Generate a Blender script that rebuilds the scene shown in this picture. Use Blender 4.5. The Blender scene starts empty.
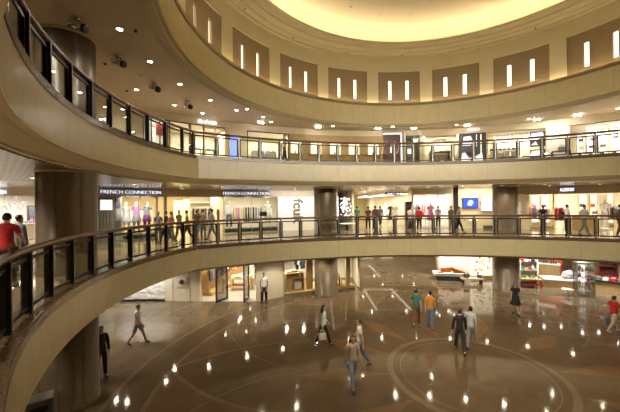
import bpy, bmesh, math, random
from math import sin, cos, pi, sqrt, atan2, hypot, radians
from mathutils import Matrix, Vector, noise
random.seed(7)
SC = bpy.context.scene
COL = SC.collection

# ------------------------------------------------------------------ measuring the place
# the camera stands on the middle gallery; the two helpers below turn a direction of view into places in the hall
FPX, HOR, ROLL, EYE = 317.3, 204.57, -.0115, 5.6
_n = hypot(1, ROLL); _c, _s = 1 / _n, ROLL / _n
def ray(x, y):
    dx, dy = x - 310, y - HOR
    return (_c * dx + _s * dy) / FPX, (-_s * dx + _c * dy) / FPX
def at(x, y, d):
    a, b = ray(x, y); return Vector((a * d, d, EYE - b * d))
def gz(x, y, z):
    a, b = ray(x, y); d = (EYE - z) / b; return Vector((a * d, d, z))
CX, CY, RV = 5.30, 10.44, 11.10          # round void
AX, AY, RF = 5.30, 1.14, 16.53           # the far side bulges along this arc
FY, FR = -.12, 17.79                     # that arc as the balcony edge follows it
F1, F2, F3 = 0.0, 3.75, 7.85             # floors
C1, C2, C3 = 2.58, 6.62, 10.45           # ceilings
def arc_hit(x, R, y=200, cx=AX, cy=AY):
    k = ray(x, y)[0]
    A = 1 + k * k; B = -2 * (k * cx + cy); C = cx * cx + cy * cy - R * R
    Y = (-B + sqrt(B * B - 4 * A * C)) / (2 * A)
    return k * Y, Y
def phi_of(x, R, y=200, cx=AX, cy=AY):
    X, Y = arc_hit(x, R, y, cx, cy); return atan2(X - cx, Y - cy)
def frame(phi, R, z, cx=AX, cy=AY):       # x along the arc to the right, y outwards, z up
    return Matrix.Translation((cx + R * sin(phi), cy + R * cos(phi), z)) @ Matrix.Rotation(-phi, 4, 'Z')
def zat(x, y, R):
    X, Y = arc_hit(x, R, y); return at(x, y, Y).z
def RZ(p, rz=0.0): return Matrix.Translation(p) @ Matrix.Rotation(rz, 4, 'Z')

# ------------------------------------------------------------------ materials
MATS = {}
def mat(name, col, rough=.5, metal=0.0, emit=None, es=0.0, var=.06, scale=8.0, spec=.5, coat=0.0, stretch=None, bump=0.0):
    if name in MATS: return MATS[name]
    m = bpy.data.materials.new(name); m.use_nodes = True
    nt = m.node_tree; N, L = nt.nodes, nt.links
    b = N['Principled BSDF']
    b.inputs['Roughness'].default_value = rough; b.inputs['Metallic'].default_value = metal
    b.inputs['Specular IOR Level'].default_value = spec; b.inputs['Coat Weight'].default_value = coat
    tc = N.new('ShaderNodeTexCoord'); mp = N.new('ShaderNodeMapping'); nz = N.new('ShaderNodeTexNoise'); cr = N.new('ShaderNodeValToRGB')
    mp.inputs['Scale'].default_value = stretch or (1, 1, 1)
    nz.inputs['Scale'].default_value = scale; nz.inputs['Detail'].default_value = 4
    lo = [max(0, c * (1 - var)) for c in col]; hi = [min(1, c * (1 + var)) for c in col]
    cr.color_ramp.elements[0].position = .3; cr.color_ramp.elements[1].position = .7
    cr.color_ramp.elements[0].color = (*lo, 1); cr.color_ramp.elements[1].color = (*hi, 1)
    L.new(tc.outputs['Object'], mp.inputs[0]); L.new(mp.outputs[0], nz.inputs['Vector']); L.new(nz.outputs['Fac'], cr.inputs[0]); L.new(cr.outputs[0], b.inputs['Base Color'])
    if emit:
        b.inputs['Emission Color'].default_value = (*emit, 1); b.inputs['Emission Strength'].default_value = es
    if bump:
        bp = N.new('ShaderNodeBump'); bp.inputs['Strength'].default_value = bump; bp.inputs['Distance'].default_value = .02
        L.new(nz.outputs['Fac'], bp.inputs['Height']); L.new(bp.outputs[0], b.inputs['Normal'])
    MATS[name] = m
    return m
def glass_mat(name, tint=(.93, .97, .95), refl=1.0):
    if name in MATS: return MATS[name]
    m = bpy.data.materials.new(name); m.use_nodes = True
    nt = m.node_tree; N, L = nt.nodes, nt.links
    N.remove(N['Principled BSDF'])
    t = N.new('ShaderNodeBsdfTransparent'); t.inputs[0].default_value = (*tint, 1)
    g = N.new('ShaderNodeBsdfGlossy'); g.inputs['Roughness'].default_value = .02
    fr = N.new('ShaderNodeFresnel'); fr.inputs[0].default_value = 1.45
    mu = N.new('ShaderNodeMath'); mu.operation = 'MULTIPLY'; mu.inputs[1].default_value = refl
    mx = N.new('ShaderNodeMixShader')
    L.new(fr.outputs[0], mu.inputs[0]); L.new(mu.outputs[0], mx.inputs[0]); L.new(t.outputs[0], mx.inputs[1]); L.new(g.outputs[0], mx.inputs[2])
    L.new(mx.outputs[0], N['Material Output'].inputs[0])
    MATS[name] = m
    return m

# ------------------------------------------------------------------ mesh building
class MB:
    def __init__(s): s.v = []; s.f = []; s.mi = []; s.M = Matrix(); s.m = 0; s.sm = []
    def add(s, vs, fs, smooth=False):
        o = len(s.v); s.v += [tuple(s.M @ Vector(p)) for p in vs]
        s.f += [tuple(o + i for i in f) for f in fs]; s.mi += [s.m] * len(fs); s.sm += [smooth] * len(fs)
        return s
    def box(s, x0, x1, y0, y1, z0, z1, bev=0.0):
        if bev <= 0:
            v = [(x, y, z) for z in (z0, z1) for y in (y0, y1) for x in (x0, x1)]
            return s.add(v, [(0, 2, 3, 1), (4, 5, 7, 6), (0, 1, 5, 4), (2, 6, 7, 3), (0, 4, 6, 2), (1, 3, 7, 5)])
        bm = bmesh.new(); bmesh.ops.create_cube(bm, size=1)
        for p in bm.verts: p.co = Vector(((x0 + x1) / 2 + p.co.x * (x1 - x0), (y0 + y1) / 2 + p.co.y * (y1 - y0), (z0 + z1) / 2 + p.co.z * (z1 - z0)))
        bmesh.ops.bevel(bm, geom=bm.edges[:], offset=bev, segments=2, affect='EDGES', profile=.6)
        return s.bm(bm)
    def bm(s, bm, smooth=False):
        bm.verts.index_update()
        s.add([p.co.copy() for p in bm.verts], [[q.index for q in f.verts] for f in bm.faces], smooth); bm.free(); return s
    def lathe(s, prof, n=24, ox=0, oy=0, smooth=True, cap=True):
        vs, fs = [], []
        for r, z in prof:
            for k in range(n):
                a = 2 * pi * k / n; vs.append((ox + r * cos(a), oy + r * sin(a), z))
        for i in range(len(prof) - 1):
            for k in range(n):
                k2 = (k + 1) % n; fs.append((i * n + k, i * n + k2, (i + 1) * n + k2, (i + 1) * n + k))
        if cap:
            fs.append(tuple(range(n))[::-1]); fs.append(tuple((len(prof) - 1) * n + k for k in range(n)))
        return s.add(vs, fs, smooth)
    def tube(s, path, rad, n=8, smooth=True):
        P = [Vector(p) for p in path]; R = rad if isinstance(rad, (list, tuple)) else [rad] * len(P)
        vs, fs = [], []
        t0 = (P[1] - P[0]).normalized(); u = t0.orthogonal().normalized()
        for i, p in enumerate(P):
            t = (P[min(i + 1, len(P) - 1)] - P[max(i - 1, 0)]).normalized()
            u = (u - t * u.dot(t)).normalized(); w = t.cross(u)
            for k in range(n):
                a = 2 * pi * k / n; vs.append(p + (u * cos(a) + w * sin(a)) * R[i])
        for i in range(len(P) - 1):
            for k in range(n):
                k2 = (k + 1) % n; fs.append((i * n + k, i * n + k2, (i + 1) * n + k2, (i + 1) * n + k))
        fs.append(tuple(range(n))[::-1]); fs.append(tuple((len(P) - 1) * n + k for k in range(n)))
        return s.add(vs, fs, smooth)
    def ball(s, c, r, seg=12, rings=8):
        rx, ry, rz = r if isinstance(r, (tuple, list)) else (r, r, r)
        bm = bmesh.new(); bmesh.ops.create_uvsphere(bm, u_segments=seg, v_segments=rings, radius=1)
        for p in bm.verts: p.co = Vector((c[0] + p.co.x * rx, c[1] + p.co.y * ry, c[2] + p.co.z * rz))
        return s.bm(bm, True)
    def prism(s, poly, z0, z1):
        n = len(poly); vs = [(x, y, z0) for x, y in poly] + [(x, y, z1) for x, y in poly]
        return s.add(vs, [tuple(range(n))[::-1], tuple(range(n, 2 * n))] + [(i, (i + 1) % n, n + (i + 1) % n, n + i) for i in range(n)])
    def plate(s, poly, y0, y1):      # outline in x,z given a thickness along y
        n = len(poly); vs = [(x, y0, z) for x, z in poly] + [(x, y1, z) for x, z in poly]
        return s.add(vs, [tuple(range(n)), tuple(range(n, 2 * n))[::-1]] + [((i + 1) % n, i, n + i, n + (i + 1) % n) for i in range(n)])
    def arcbox(s, R0, R1, p0, p1, z0, z1, cx=AX, cy=AY, step=.035, closed=False):   # curved wall segment
        n = max(1, int(abs(p1 - p0) / step + .5)); vs, fs = [], []
        for i in range(n + 1):
            p = p0 + (p1 - p0) * i / n
            for R, z in ((R0, z0), (R1, z0), (R1, z1), (R0, z1)): vs.append((cx + R * sin(p), cy + R * cos(p), z))
        for i in range(n):
            a, b = 4 * i, 4 * i + 4
            for k in range(4): fs.append((a + k, a + (k + 1) % 4, b + (k + 1) % 4, b + k))
        fs += [(3, 2, 1, 0), (4 * n, 4 * n + 1, 4 * n + 2, 4 * n + 3)]
        return s.add(vs, fs)
    def mesh(s, name, mats):
        me = bpy.data.meshes.new(name); me.from_pydata(s.v, [], s.f)
        for m in (mats if isinstance(mats, (list, tuple)) else [mats]): me.materials.append(m)
        me.polygons.foreach_set('material_index', s.mi); me.polygons.foreach_set('use_smooth', s.sm)
        bm = bmesh.new(); bm.from_mesh(me); bmesh.ops.recalc_face_normals(bm, faces=bm.faces); bm.to_mesh(me); bm.free()
        me.update(); return me
    def obj(s, name, mats, parent=None, M=None, label=None):
        o = bpy.data.objects.new(name, s.mesh(name, mats)); COL.objects.link(o)
        if parent: o.parent = parent
        if M is not None: o.matrix_local = M if parent else M; o.matrix_basis = M
        if label: o['label'] = label
        return o
def tag(o, label, cat, group=None):
    o['label'] = label; o['category'] = cat
    if group: o['group'] = group
    return o
def thing(name, label, cat, M, group=None):
    o = bpy.data.objects.new(name, None); COL.objects.link(o); o.matrix_basis = M; o.empty_display_size = .1
    return tag(o, label, cat, group)
def struct(o): o['kind'] = 'structure'; return o
def dup(root, M, label=None, group=None):
    r = root.copy(); COL.objects.link(r); r.matrix_basis = M
    if label: r['label'] = label
    if group: r['group'] = group
    for ch in list(root.children):
        c = ch.copy(); COL.objects.link(c); c.parent = r
        for g in list(ch.children):
            d = g.copy(); COL.objects.link(d); d.parent = c
    return r
ORD = 'first second third fourth fifth sixth seventh eighth ninth tenth eleventh twelfth thirteenth fourteenth fifteenth sixteenth seventeenth eighteenth nineteenth twentieth'.split()
def nth(i):
    return ORD[i] if i < 20 else ('twenty-' + ORD[i - 20] if i < 29 else ('thirtieth' if i == 29 else 'thirty-' + ORD[i - 30]))
def text(name, body, size, M, m, parent=None, extrude=.012, sx=1.0, fit=None, bold=0.0):
    cu = bpy.data.curves.new(name, 'FONT'); cu.body = body; cu.size = size; cu.extrude = extrude; cu.align_x = 'CENTER'; cu.align_y = 'CENTER'; cu.resolution_u = 3; cu.offset = bold
    t = bpy.data.objects.new(name, cu); COL.objects.link(t)
    me = bpy.data.meshes.new_from_object(t.evaluated_get(bpy.context.evaluated_depsgraph_get())); bpy.data.objects.remove(t); bpy.data.curves.remove(cu)
    me.name = name; me.materials.clear(); me.materials.append(m)
    if fit:
        xs = [v.co.x for v in me.vertices]; sx = fit / (max(xs) - min(xs))
    me.transform(Matrix.Rotation(pi / 2, 4, 'X') @ Matrix.Diagonal((sx, 1, 1, 1)))
    o = bpy.data.objects.new(name, me); COL.objects.link(o)
    if parent: o.parent = parent
    o.matrix_basis = M; return o
def area(name, p, size, power, col=(1, .86, .66), rot=(0, 0, 0), spread=pi):
    l = bpy.data.lights.new(name, 'AREA'); l.shape = 'RECTANGLE'; l.size = size[0]; l.size_y = size[1]; l.energy = power; l.color = col; l.spread = spread
    o = bpy.data.objects.new(name, l); COL.objects.link(o); o.location = p; o.rotation_euler = rot; return o
# ------------------------------------------------------------------ palette
CREAM = mat('cream_stone_panel', (.60, .52, .32), .27, scale=3, var=.05)
CREAM_D = mat('cream_joint', (.34, .27, .16), .6)
PLASTER = mat('cream_plaster', (.62, .55, .37), .6, scale=2, var=.03)
CEIL = mat('ceiling_plaster', (.66, .59, .46), .55, scale=2, var=.03)
CEIL_GL = mat('glossy_ceiling_panel', (.44, .38, .29), .16, .0, spec=.6, scale=3, var=.05, coat=.15)
SILL = mat('brown_granite_sill', (.15, .10, .06), .22, scale=26, var=.35)
COLUMN = mat('polished_brown_granite', (.15, .112, .070), .3, scale=22, var=.16, stretch=(1, 1, .25))
BRONZE = mat('dark_bronze_metal', (.018, .013, .011), .35, .3)
STEEL = mat('brushed_steel', (.62, .60, .57), .28, 1.0)
POSTGLINT = mat('post_front_glint', (.26, .24, .22), .32, .9)  # paler front face paints in the light caught by the dark posts
WOODRAIL = mat('reddish_wood_rail', (.12, .048, .022), .3, scale=14, var=.3, stretch=(1, 1, 6), coat=.3)
GLASS = glass_mat('railing_glass', (.95, .97, .95), .45)
SHOPGLASS = glass_mat('shop_glass', (.97, .98, .97), .8)
VENEER = mat('brown_wood_veneer', (.27, .20, .115), .45, scale=5, var=.16, stretch=(1, 1, 10))
GOLDWOOD = mat('golden_wood', (.50, .30, .10), .4, scale=5, var=.2, stretch=(4, 4, .5))
PALEWOOD = mat('honey_wood_wall', (.44, .31, .13), .5, scale=4, var=.12, stretch=(3, 3, .4))
DARKWOOD = mat('dark_wood', (.07, .032, .02), .35, scale=6, var=.25, stretch=(3, 3, .5))
MAROON = mat('maroon_door_panel', (.085, .025, .02), .35, scale=6, var=.2)
WHITE = mat('white_paint', (.80, .78, .72), .5, var=.02)
CREAMW = mat('cream_paint', (.72, .63, .44), .55, var=.03)
YELLOWW = mat('pale_yellow_paint', (.78, .68, .30), .55, var=.04)
BLACK = mat('black_lacquer', (.012, .012, .014), .3)
GREY = mat('grey_paint', (.25, .25, .25), .5)
DGREY = mat('charcoal', (.05, .05, .055), .5)
CHROME = mat('chrome', (.7, .7, .7), .12, 1.0)
WARM = (1.0, .87, .68); NEUT = (1.0, .95, .87)
LAMP = mat('downlight_lens', (.9, .88, .8), .4, emit=(1, .86, .62), es=70)
LAMPW = mat('halogen_lens', (.9, .9, .9), .4, emit=(1, .95, .88), es=45)
COVE = mat('cove_light_tube', (.9, .85, .7), .4, emit=(1, .90, .66), es=17.5)
SLOT = mat('niche_light_strip', (.9, .85, .75), .4, emit=(1, .88, .66), es=2.0)
LEDGEL = mat('ledge_light_tube', (.9, .85, .7), .4, emit=(1, .84, .54), es=20)
SIGNW = mat('lit_sign_letters', (.9, .9, 1), .4, emit=(.90, .92, 1), es=1.5)
SIGNB = mat('blue_grey_sign_glow_panel', (.11, .11, .13), .5, emit=(.42, .43, .60), es=.05)
BOXW = mat('white_light_box', (.9, .9, .9), .4, emit=(1, .97, .9), es=1.15)
BOXC = mat('cream_light_box', (.9, .85, .7), .4, emit=(1, .9, .66), es=.85)
TVBLUE = mat('television_blue', (.02, .04, .2), .3, emit=(.05, .12, .8), es=.7)
BLUEL = mat('blue_screen', (.1, .15, .5), .3, emit=(.22, .34, 1), es=1.2)

def shape_floor():
    """Polished marble with the inlaid rings, kites and petals of the round court."""
    m = bpy.data.materials.new('inlaid_marble_floor'); m.use_nodes = True
    nt = m.node_tree; N, L = nt.nodes, nt.links; b = N['Principled BSDF']
    def mth(op, a, bb=None, c=None):
        n = N.new('ShaderNodeMath'); n.operation = op
        for i, q in enumerate((a, bb, c)):
            if q is None: continue
            if isinstance(q, (int, float)): n.inputs[i].default_value = q
            else: L.new(q, n.inputs[i])
        return n.outputs[0]
    tc = N.new('ShaderNodeTexCoord'); sp = N.new('ShaderNodeSeparateXYZ'); L.new(tc.outputs['Object'], sp.inputs[0])
    X, Y = mth('SUBTRACT', sp.outputs[0], CX), mth('SUBTRACT', sp.outputs[1], CY)
    r = mth('SQRT', mth('ADD', mth('MULTIPLY', X, X), mth('MULTIPLY', Y, Y)))
    th = mth('ARCTAN2', Y, X)
    def line(d, w): return mth('LESS_THAN', mth('ABSOLUTE', d), w)          # 1 on the line
    def band(a, c): return mth('MULTIPLY', mth('GREATER_THAN', r, a), mth('LESS_THAN', r, c))
    def saw(n, ph): return mth('ABSOLUTE', mth('SUBTRACT', mth('FRACT', mth('ADD', mth('MULTIPLY', th, n / (2 * pi)), ph)), .5))   # 0 mid .. .5 edge
    def union(*a):
        o = a[0]
        for q in a[1:]: o = mth('MAXIMUM', o, q)
        return o
    rings = union(line(mth('SUBTRACT', r, 10.1), .07), line(mth('SUBTRACT', r, 11.25), .07), line(mth('SUBTRACT', r, 2.65), .10), line(mth('SUBTRACT', r, 14.2), .06), line(mth('SUBTRACT', r, 2.3), .02))
    s12 = saw(12, 0.5)
    kite_w = mth('MULTIPLY', mth('MINIMUM', mth('MULTIPLY', mth('SUBTRACT', r, 2.65), 1 / 1.9), mth('MULTIPLY', mth('SUBTRACT', 5.65, r), 1 / 1.25)), .20)
    kite = mth('MULTIPLY', mth('LESS_THAN', s12, kite_w), band(2.65, 5.65))
    s8 = saw(8, 0.06)
    zig = mth('ADD', 5.5, mth('MULTIPLY', mth('POWER', mth('MULTIPLY', s8, 2), .75), 4.6))
    petal = mth('MULTIPLY', mth('LESS_THAN', r, zig), band(5.4, 10.1))
    zl = mth('MULTIPLY', line(mth('SUBTRACT', r, zig), .10), band(5.3, 10.1))
    s8b = saw(8, .56)
    zig2 = mth('ADD', 5.5, mth('MULTIPLY', mth('POWER', mth('MULTIPLY', s8b, 2), .75), 4.6))
    zl2 = mth('MULTIPLY', line(mth('SUBTRACT', r, zig2), .05), band(5.3, 10.1))
    dband = band(10.1, 11.25)
    # square slabs outside
    br = N.new('ShaderNodeTexBrick'); br.offset = 0; br.inputs['Scale'].default_value = 1; br.inputs['Mortar Size'].default_value = .006; br.inputs['Brick Width'].default_value = .9; br.inputs['Row Height'].default_value = .9
    br.inputs['Color1'].default_value = (.215, .16, .10, 1); br.inputs['Color2'].default_value = (.19, .14, .088, 1); br.inputs['Mortar'].default_value = (.12, .09, .06, 1)
    L.new(tc.outputs['Object'], br.inputs['Vector'])
    nz = N.new('ShaderNodeTexNoise'); nz.inputs['Scale'].default_value = 1.6; nz.inputs['Detail'].default_value = 6; L.new(tc.outputs['Object'], nz.inputs['Vector'])
    def mix(f, c1, c2):
        n = N.new('ShaderNodeMix'); n.data_type = 'RGBA'
        if isinstance(f, (int, float)): n.inputs[0].default_value = f
        else: L.new(f, n.inputs[0])
        for i, c in ((6, c1), (7, c2)):
            if isinstance(c, tuple): n.inputs[i].default_value = (*c, 1)
            else: L.new(c, n.inputs[i])
        return n.outputs[2]
    c = br.outputs['Color']
    c = mix(mth('LESS_THAN', r, 10.1), c, (0.215, 0.145, 0.083))
    c = mix(petal, c, (0.182, 0.125, 0.074))
    c = mix(mth('LESS_THAN', r, 5.4), c, (0.193, 0.130, 0.075))
    c = mix(mth('LESS_THAN', r, 2.65), c, (0.176, 0.118, 0.066))
    c = mix(kite, c, (0.275, 0.168, 0.085))
    c = mix(dband, c, (0.165, 0.115, 0.069))
    c = mix(mth('MULTIPLY', union(rings, zl, zl2), .8), c, (0.286, 0.210, 0.133))
    hs = N.new('ShaderNodeHueSaturation'); L.new(c, hs.inputs['Color']); L.new(mth('ADD', mth('MULTIPLY', nz.outputs['Fac'], .45), .49), hs.inputs['Value'])
    L.new(hs.outputs[0], b.inputs['Base Color'])
    b.inputs['Roughness'].default_value = .07; b.inputs['Specular IOR Level'].default_value = .38
    return m
FLOOR = shape_floor()
def tile_mat(name, c1, c2, mort, w, h, rough=.15, ms=.01, metal=0):
    m = bpy.data.materials.new(name); m.use_nodes = True; N, L = m.node_tree.nodes, m.node_tree.links; b = N['Principled BSDF']
    tc = N.new('ShaderNodeTexCoord'); br = N.new('ShaderNodeTexBrick'); br.offset = 0
    br.inputs['Scale'].default_value = 1; br.inputs['Mortar Size'].default_value = ms; br.inputs['Brick Width'].default_value = w; br.inputs['Row Height'].default_value = h
    for k, c in (('Color1', c1), ('Color2', c2), ('Mortar', mort)): br.inputs[k].default_value = (*c, 1)
    L.new(tc.outputs['Object'], br.inputs['Vector']); L.new(br.outputs['Color'], b.inputs['Base Color']); b.inputs['Roughness'].default_value = rough; b.inputs['Metallic'].default_value = metal
    return m
GALFLOOR = tile_mat('gallery_marble_tiles', (.42, .32, .20), (.36, .27, .165), (.2, .15, .09), .8, .8, .1, .006)
PERF = tile_mat('perforated_metal_ceiling', (.40, .35, .28), (.37, .33, .26), (.06, .05, .035), .2, .2, .3, .045, .1)
# ------------------------------------------------------------------ the hall
def void_curve(off=0.0, n=150):
    """Closed outline of the opening, pushed outwards by off: list of (x, y)."""
    R, Q = RV + off, FR + off
    d = CY - FY; yk = (Q * Q - R * R - d * d) / (2 * d); xk = sqrt(R * R - yk * yk)
    tr = atan2(xk, yk)                       # angle from +y, clockwise
    pts = []
    m = int(n * .78)
    for i in range(m):
        t = tr + (2 * pi - 2 * tr) * i / m; pts.append((CX + R * sin(t), CY + R * cos(t)))
    a = atan2(-xk, yk + d); k = n - m
    for i in range(k):
        t = a + (-2 * a) * i / k; pts.append((AX + Q * sin(t), FY + Q * cos(t)))
    return pts
NB = 180
def sweep(mb, prof, n=NB, close=False):
    rows = [void_curve(o, n) for o, z in prof]; P = len(prof); vs, fs = [], []
    for i in range(n):
        for j in range(P): vs.append((*rows[j][i], prof[j][1]))
    for i in range(n):
        i2 = (i + 1) % n
        for j in range(P - (0 if close else 1)):
            j2 = (j + 1) % P; fs.append((i * P + j, i * P + j2, i2 * P + j2, i2 * P + j))
    return mb.add(vs, fs)
def slab(name, z, off, m, flip=False):
    pts = void_curve(off, NB); mb = MB(); vs, fs = [], []
    for x, y in pts:
        d = Vector((x - CX, y - CY)).normalized() * 46; vs += [(x, y, z), (CX + d.x, CY + d.y, z)]
    for i in range(NB):
        a, b = 2 * i, 2 * ((i + 1) % NB); fs.append((a, a + 1, b + 1, b) if not flip else (a, b, b + 1, a + 1))
    return struct(mb.add(vs, fs).obj(name, m))

mb = MB(); mb.lathe([(52, 0), (.01, 0)], 96, CX, CY, cap=False); struct(mb.obj('floor', FLOOR))
for k, (zf, zc, nm) in enumerate(((F2, C1, 'middle'), (F3, C2, 'upper'))):
    slab('floor_gallery_' + nm, zf, .30, GALFLOOR)
    slab('ceiling_below_' + nm + '_gallery', zc, .42, CEIL_GL if k else CEIL)
    kt = zf + .05; kb = kt - 1.04
    # fascia of cream panels with open joints
    mb = MB(); mb.m = 0
    sweep(mb, [(.03, kt - .12), (.03, kb)])
    sm = void_curve(0, NB * 4)
    L = 0; cut = [0]
    for i in range(len(sm)):
        a, b = Vector(sm[i]), Vector(sm[(i + 1) % len(sm)]); L += (b - a).length; cut.append(L)
    npan = round(L / 1.36); seg = L / npan
    def pos(sv, off):
        sv %= L
        import bisect
        i = min(bisect.bisect_right(cut, sv) - 1, len(sm) - 1); t = (sv - cut[i]) / (cut[i + 1] - cut[i])
        p = Vector(sm[i]).lerp(Vector(sm[(i + 1) % len(sm)]), t)
        return p
    mb2 = MB()
    for q in range(npan):
        s0, s1 = q * seg + .006, (q + 1) * seg - .006; vs = []; nn = 6
        for i in range(nn + 1):
            p = pos(s0 + (s1 - s0) * i / nn, 0); vs += [(p.x, p.y, kt - .12), (p.x, p.y, kb)]
        fs = [(2 * i, 2 * i + 1, 2 * i + 3, 2 * i + 2) for i in range(nn)]
        mb2.add(vs, fs, False)
    struct(mb.obj('wall_backing_' + nm + '_gallery', CREAM_D))
    struct(mb2.obj('wall_front_' + nm + '_gallery', CREAM))
    # granite sill
    mb = MB(); sweep(mb, [(.035, kt - .165), (-.02, kt - .165), (-.025, kt - .01), (.0, kt), (.42, kt + .005), (.42, zf)])
    struct(mb.obj('trim_%d' % (1 + 3 * k), SILL))
    # sloped soffit and its bead
    mb = MB(); sweep(mb, [(0, kb), (.0, kb - .02), (.10, kb - .035), (.14, kb - .08), (.40, zc + .03), (.44, zc + .03), (.44, zc - .015), (.50, zc - .015), (.50, zc + .05)])
    struct(mb.obj('trim_%d' % (2 + 3 * k), PLASTER))

def ring(name, prof, m, n=128, smooth=True, cx=CX, cy=CY):
    mb = MB(); mb.lathe(prof, n, cx, cy, smooth, cap=False); return struct(mb.obj(name, m))
# top storey: round parapet, wall of veneer bays, stepped cornice, dome
RT = 9.31; ZT = 11.86
mb = MB(); mb.lathe([(48, C3), (RT + .46, C3)], 128, CX, CY, cap=False); struct(mb.obj('ceiling_upper_gallery', CEIL))
mb = MB(); mb.lathe([(RT + .03, ZT - .17), (RT + .03, 10.56)], 128, CX, CY, cap=False); struct(mb.obj('wall_backing_parapet', CREAM_D))
mb = MB()
for q in range(44):
    p0, p1 = 2 * pi * q / 44 + .0007, 2 * pi * (q + 1) / 44 - .0007; vs = []
    for i in range(5):
        p = p0 + (p1 - p0) * i / 4; vs += [(CX + RT * sin(p), CY + RT * cos(p), ZT - .17), (CX + RT * sin(p), CY + RT * cos(p), 10.56)]
    mb.add(vs, [(2 * i, 2 * i + 1, 2 * i + 3, 2 * i + 2) for i in range(4)])
struct(mb.obj('wall_front_parapet', CREAM))
ring('trim_7', [(RT + .05, ZT - .17), (RT - .03, ZT - .17), (RT - .03, ZT), (RT + .16, ZT), (RT + .16, ZT - .25)], VENEER, smooth=False)
ring('trim_8', [(RT, 10.56), (RT + .02, 10.53), (RT + .12, 10.52), (RT + .16, 10.47), (RT + .40, 10.45), (RT + .40, 10.42), (RT + .48, 10.42), (RT + .48, 10.5)], PLASTER, smooth=False)
RW, ZP = 9.80, 14.0
ring('floor_parapet_gutter', [(RT + .05, ZT - .25), (RW + .4, ZT - .25)], PLASTER)
ring('trim_9', [(RW + .3, ZP), (RW, ZP), (RW, 14.82), (9.62, 14.82), (9.62, 14.9), (9.30, 14.92), (9.26, 14.98), (8.88, 15.0), (8.84, 15.06), (8.46, 15.07), (8.36, 15.09), (8.36, 15.19), (8.46, 15.2), (9.9, 15.22)], PLASTER, smooth=False)
prof = [(9.9, 15.22), (9.88, 15.5)] + [(9.85 - .8 * (1 - cos(t * pi / 2 / 6)), 15.5 + .6 * sin(t * pi / 2 / 6)) for t in range(1, 7)] + [(7, 16.35), (4, 16.55), (2, 16.6), (.01, 16.62)]
ring('ceiling_dome', prof, mat('dome_plaster', (.66, .56, .37), .7, scale=2, var=.02))
mb = MB(); mb.lathe([(8.72, 15.22), (8.84, 15.22), (8.84, 15.30), (8.72, 15.30), (8.72, 15.22)], 128, CX, CY, cap=False)
tag(mb.obj('cove_light', COVE), 'continuous warm light tube hidden behind the lip of the dome cove', 'light')
mb = MB(); mb.lathe([(RT + .24, ZT - .22), (RT + .30, ZT - .22), (RT + .30, ZT - .17), (RT + .24, ZT - .17), (RT + .24, ZT - .22)], 128, CX, CY, cap=False)
tag(mb.obj('ledge_light', LEDGEL), 'continuous light tube hidden behind the brown parapet ledge', 'light')
PIL0, PST = radians(-7.2), radians(19.62)
pw = radians(2.1)
mbp = MB()
for q in range(18):
    a = PIL0 + 2 * pi / 18.35 * q if False else PIL0 + (2 * pi / 18) * 0 + PST * (q - 5)
    if q >= 18: break
    mbp.arcbox(RW, RW + .3, a - pw, a + pw, ZT - .25, ZP, CX, CY)
struct(mbp.obj('wall_pilasters_top', PLASTER))
bays = 0
for q in range(17):
    a = PIL0 + PST * (q - 5) + PST / 2
    p0, p1 = a - PST / 2 + pw, a + PST / 2 - pw
    mb = MB(); z0, z1 = ZT + .38, ZT + 1.60
    if q < 14:
        cuts = []
        for sg in (-1, 1): cuts.append((a + sg * radians(3.15) - .0105, a + sg * radians(3.15) + .0105))
        R0, R1 = RW + .07, RW + .22
        mb.arcbox(R0, R1, p0, p1, z1, ZP, CX, CY); mb.arcbox(R0, R1, p0, p1, ZT - .25, z0, CX, CY)
        e = [p0, cuts[0][0], cuts[0][1], cuts[1][0], cuts[1][1], p1]
        for i in (0, 2, 4): mb.arcbox(R0, R1, e[i], e[i + 1], z0, z1, CX, CY)
        w = struct(mb.obj('wall_veneer_bay', VENEER))
        lm = MB()
        for c0, c1 in cuts: lm.arcbox(RW + .19, RW + .22, c0 + .0002, c1 - .0002, z0, z1, CX, CY)
        lo = lm.obj('slot_light', SLOT, w)
    else:
        mb.arcbox(RW + .07, RW + .22, p0, p1, ZT - .25, ZP, CX, CY); struct(mb.obj('wall_veneer_bay', VENEER))

# columns
def column(x, y, z0, z1, nm):
    mb = MB(); mb.lathe([(.74, z0), (.74, z0 + .12), (.72, z0 + .13), (.72, z1)], 40, x, y, True, cap=False)
    o = struct(mb.obj(nm, COLUMN))
    j = MB()
    for k in range(8):
        a = 2 * pi * k / 8 + .3; j.M = Matrix.Translation((x, y, 0)) @ Matrix.Rotation(a, 4, 'Z'); j.box(.7195, .7215, -.004, .004, z0 + .13, z1)
    j.obj('joint', BRONZE, o)
    g = MB(); g.lathe([(.72, z1 - .05), (.78, z1 - .04), (.78, z1 - .0)], 40, x, y, True, cap=False); g.obj('collar', PLASTER, o)
    return o
for (x, y) in ((-6.98, 9.14), (.97, 19.9), (12.5, 20.3)):
    column(x, y, F1, C1, 'column'); column(x, y, F2, C2, 'column')
column(-6.98, 9.14, F3, C3, 'column')
# perforated metal ceiling over the left corridor of the middle gallery
mb = MB()
mb.arcbox(RV + .56, 16.4, radians(-150), radians(-76), C2 - .03, C2 - .004, CX, CY)
struct(mb.obj('ceiling_perforated_panel', PERF))

# outer walls close the building
for z0, z1, nm in ((F1, C1, 'ground'), (F2, C2, 'middle'), (F3, C3, 'upper')):
    mb = MB(); mb.arcbox(44, 44.3, -pi, pi, z0, z1, CX, CY); struct(mb.obj('wall_outer_' + nm, CREAMW))
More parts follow.
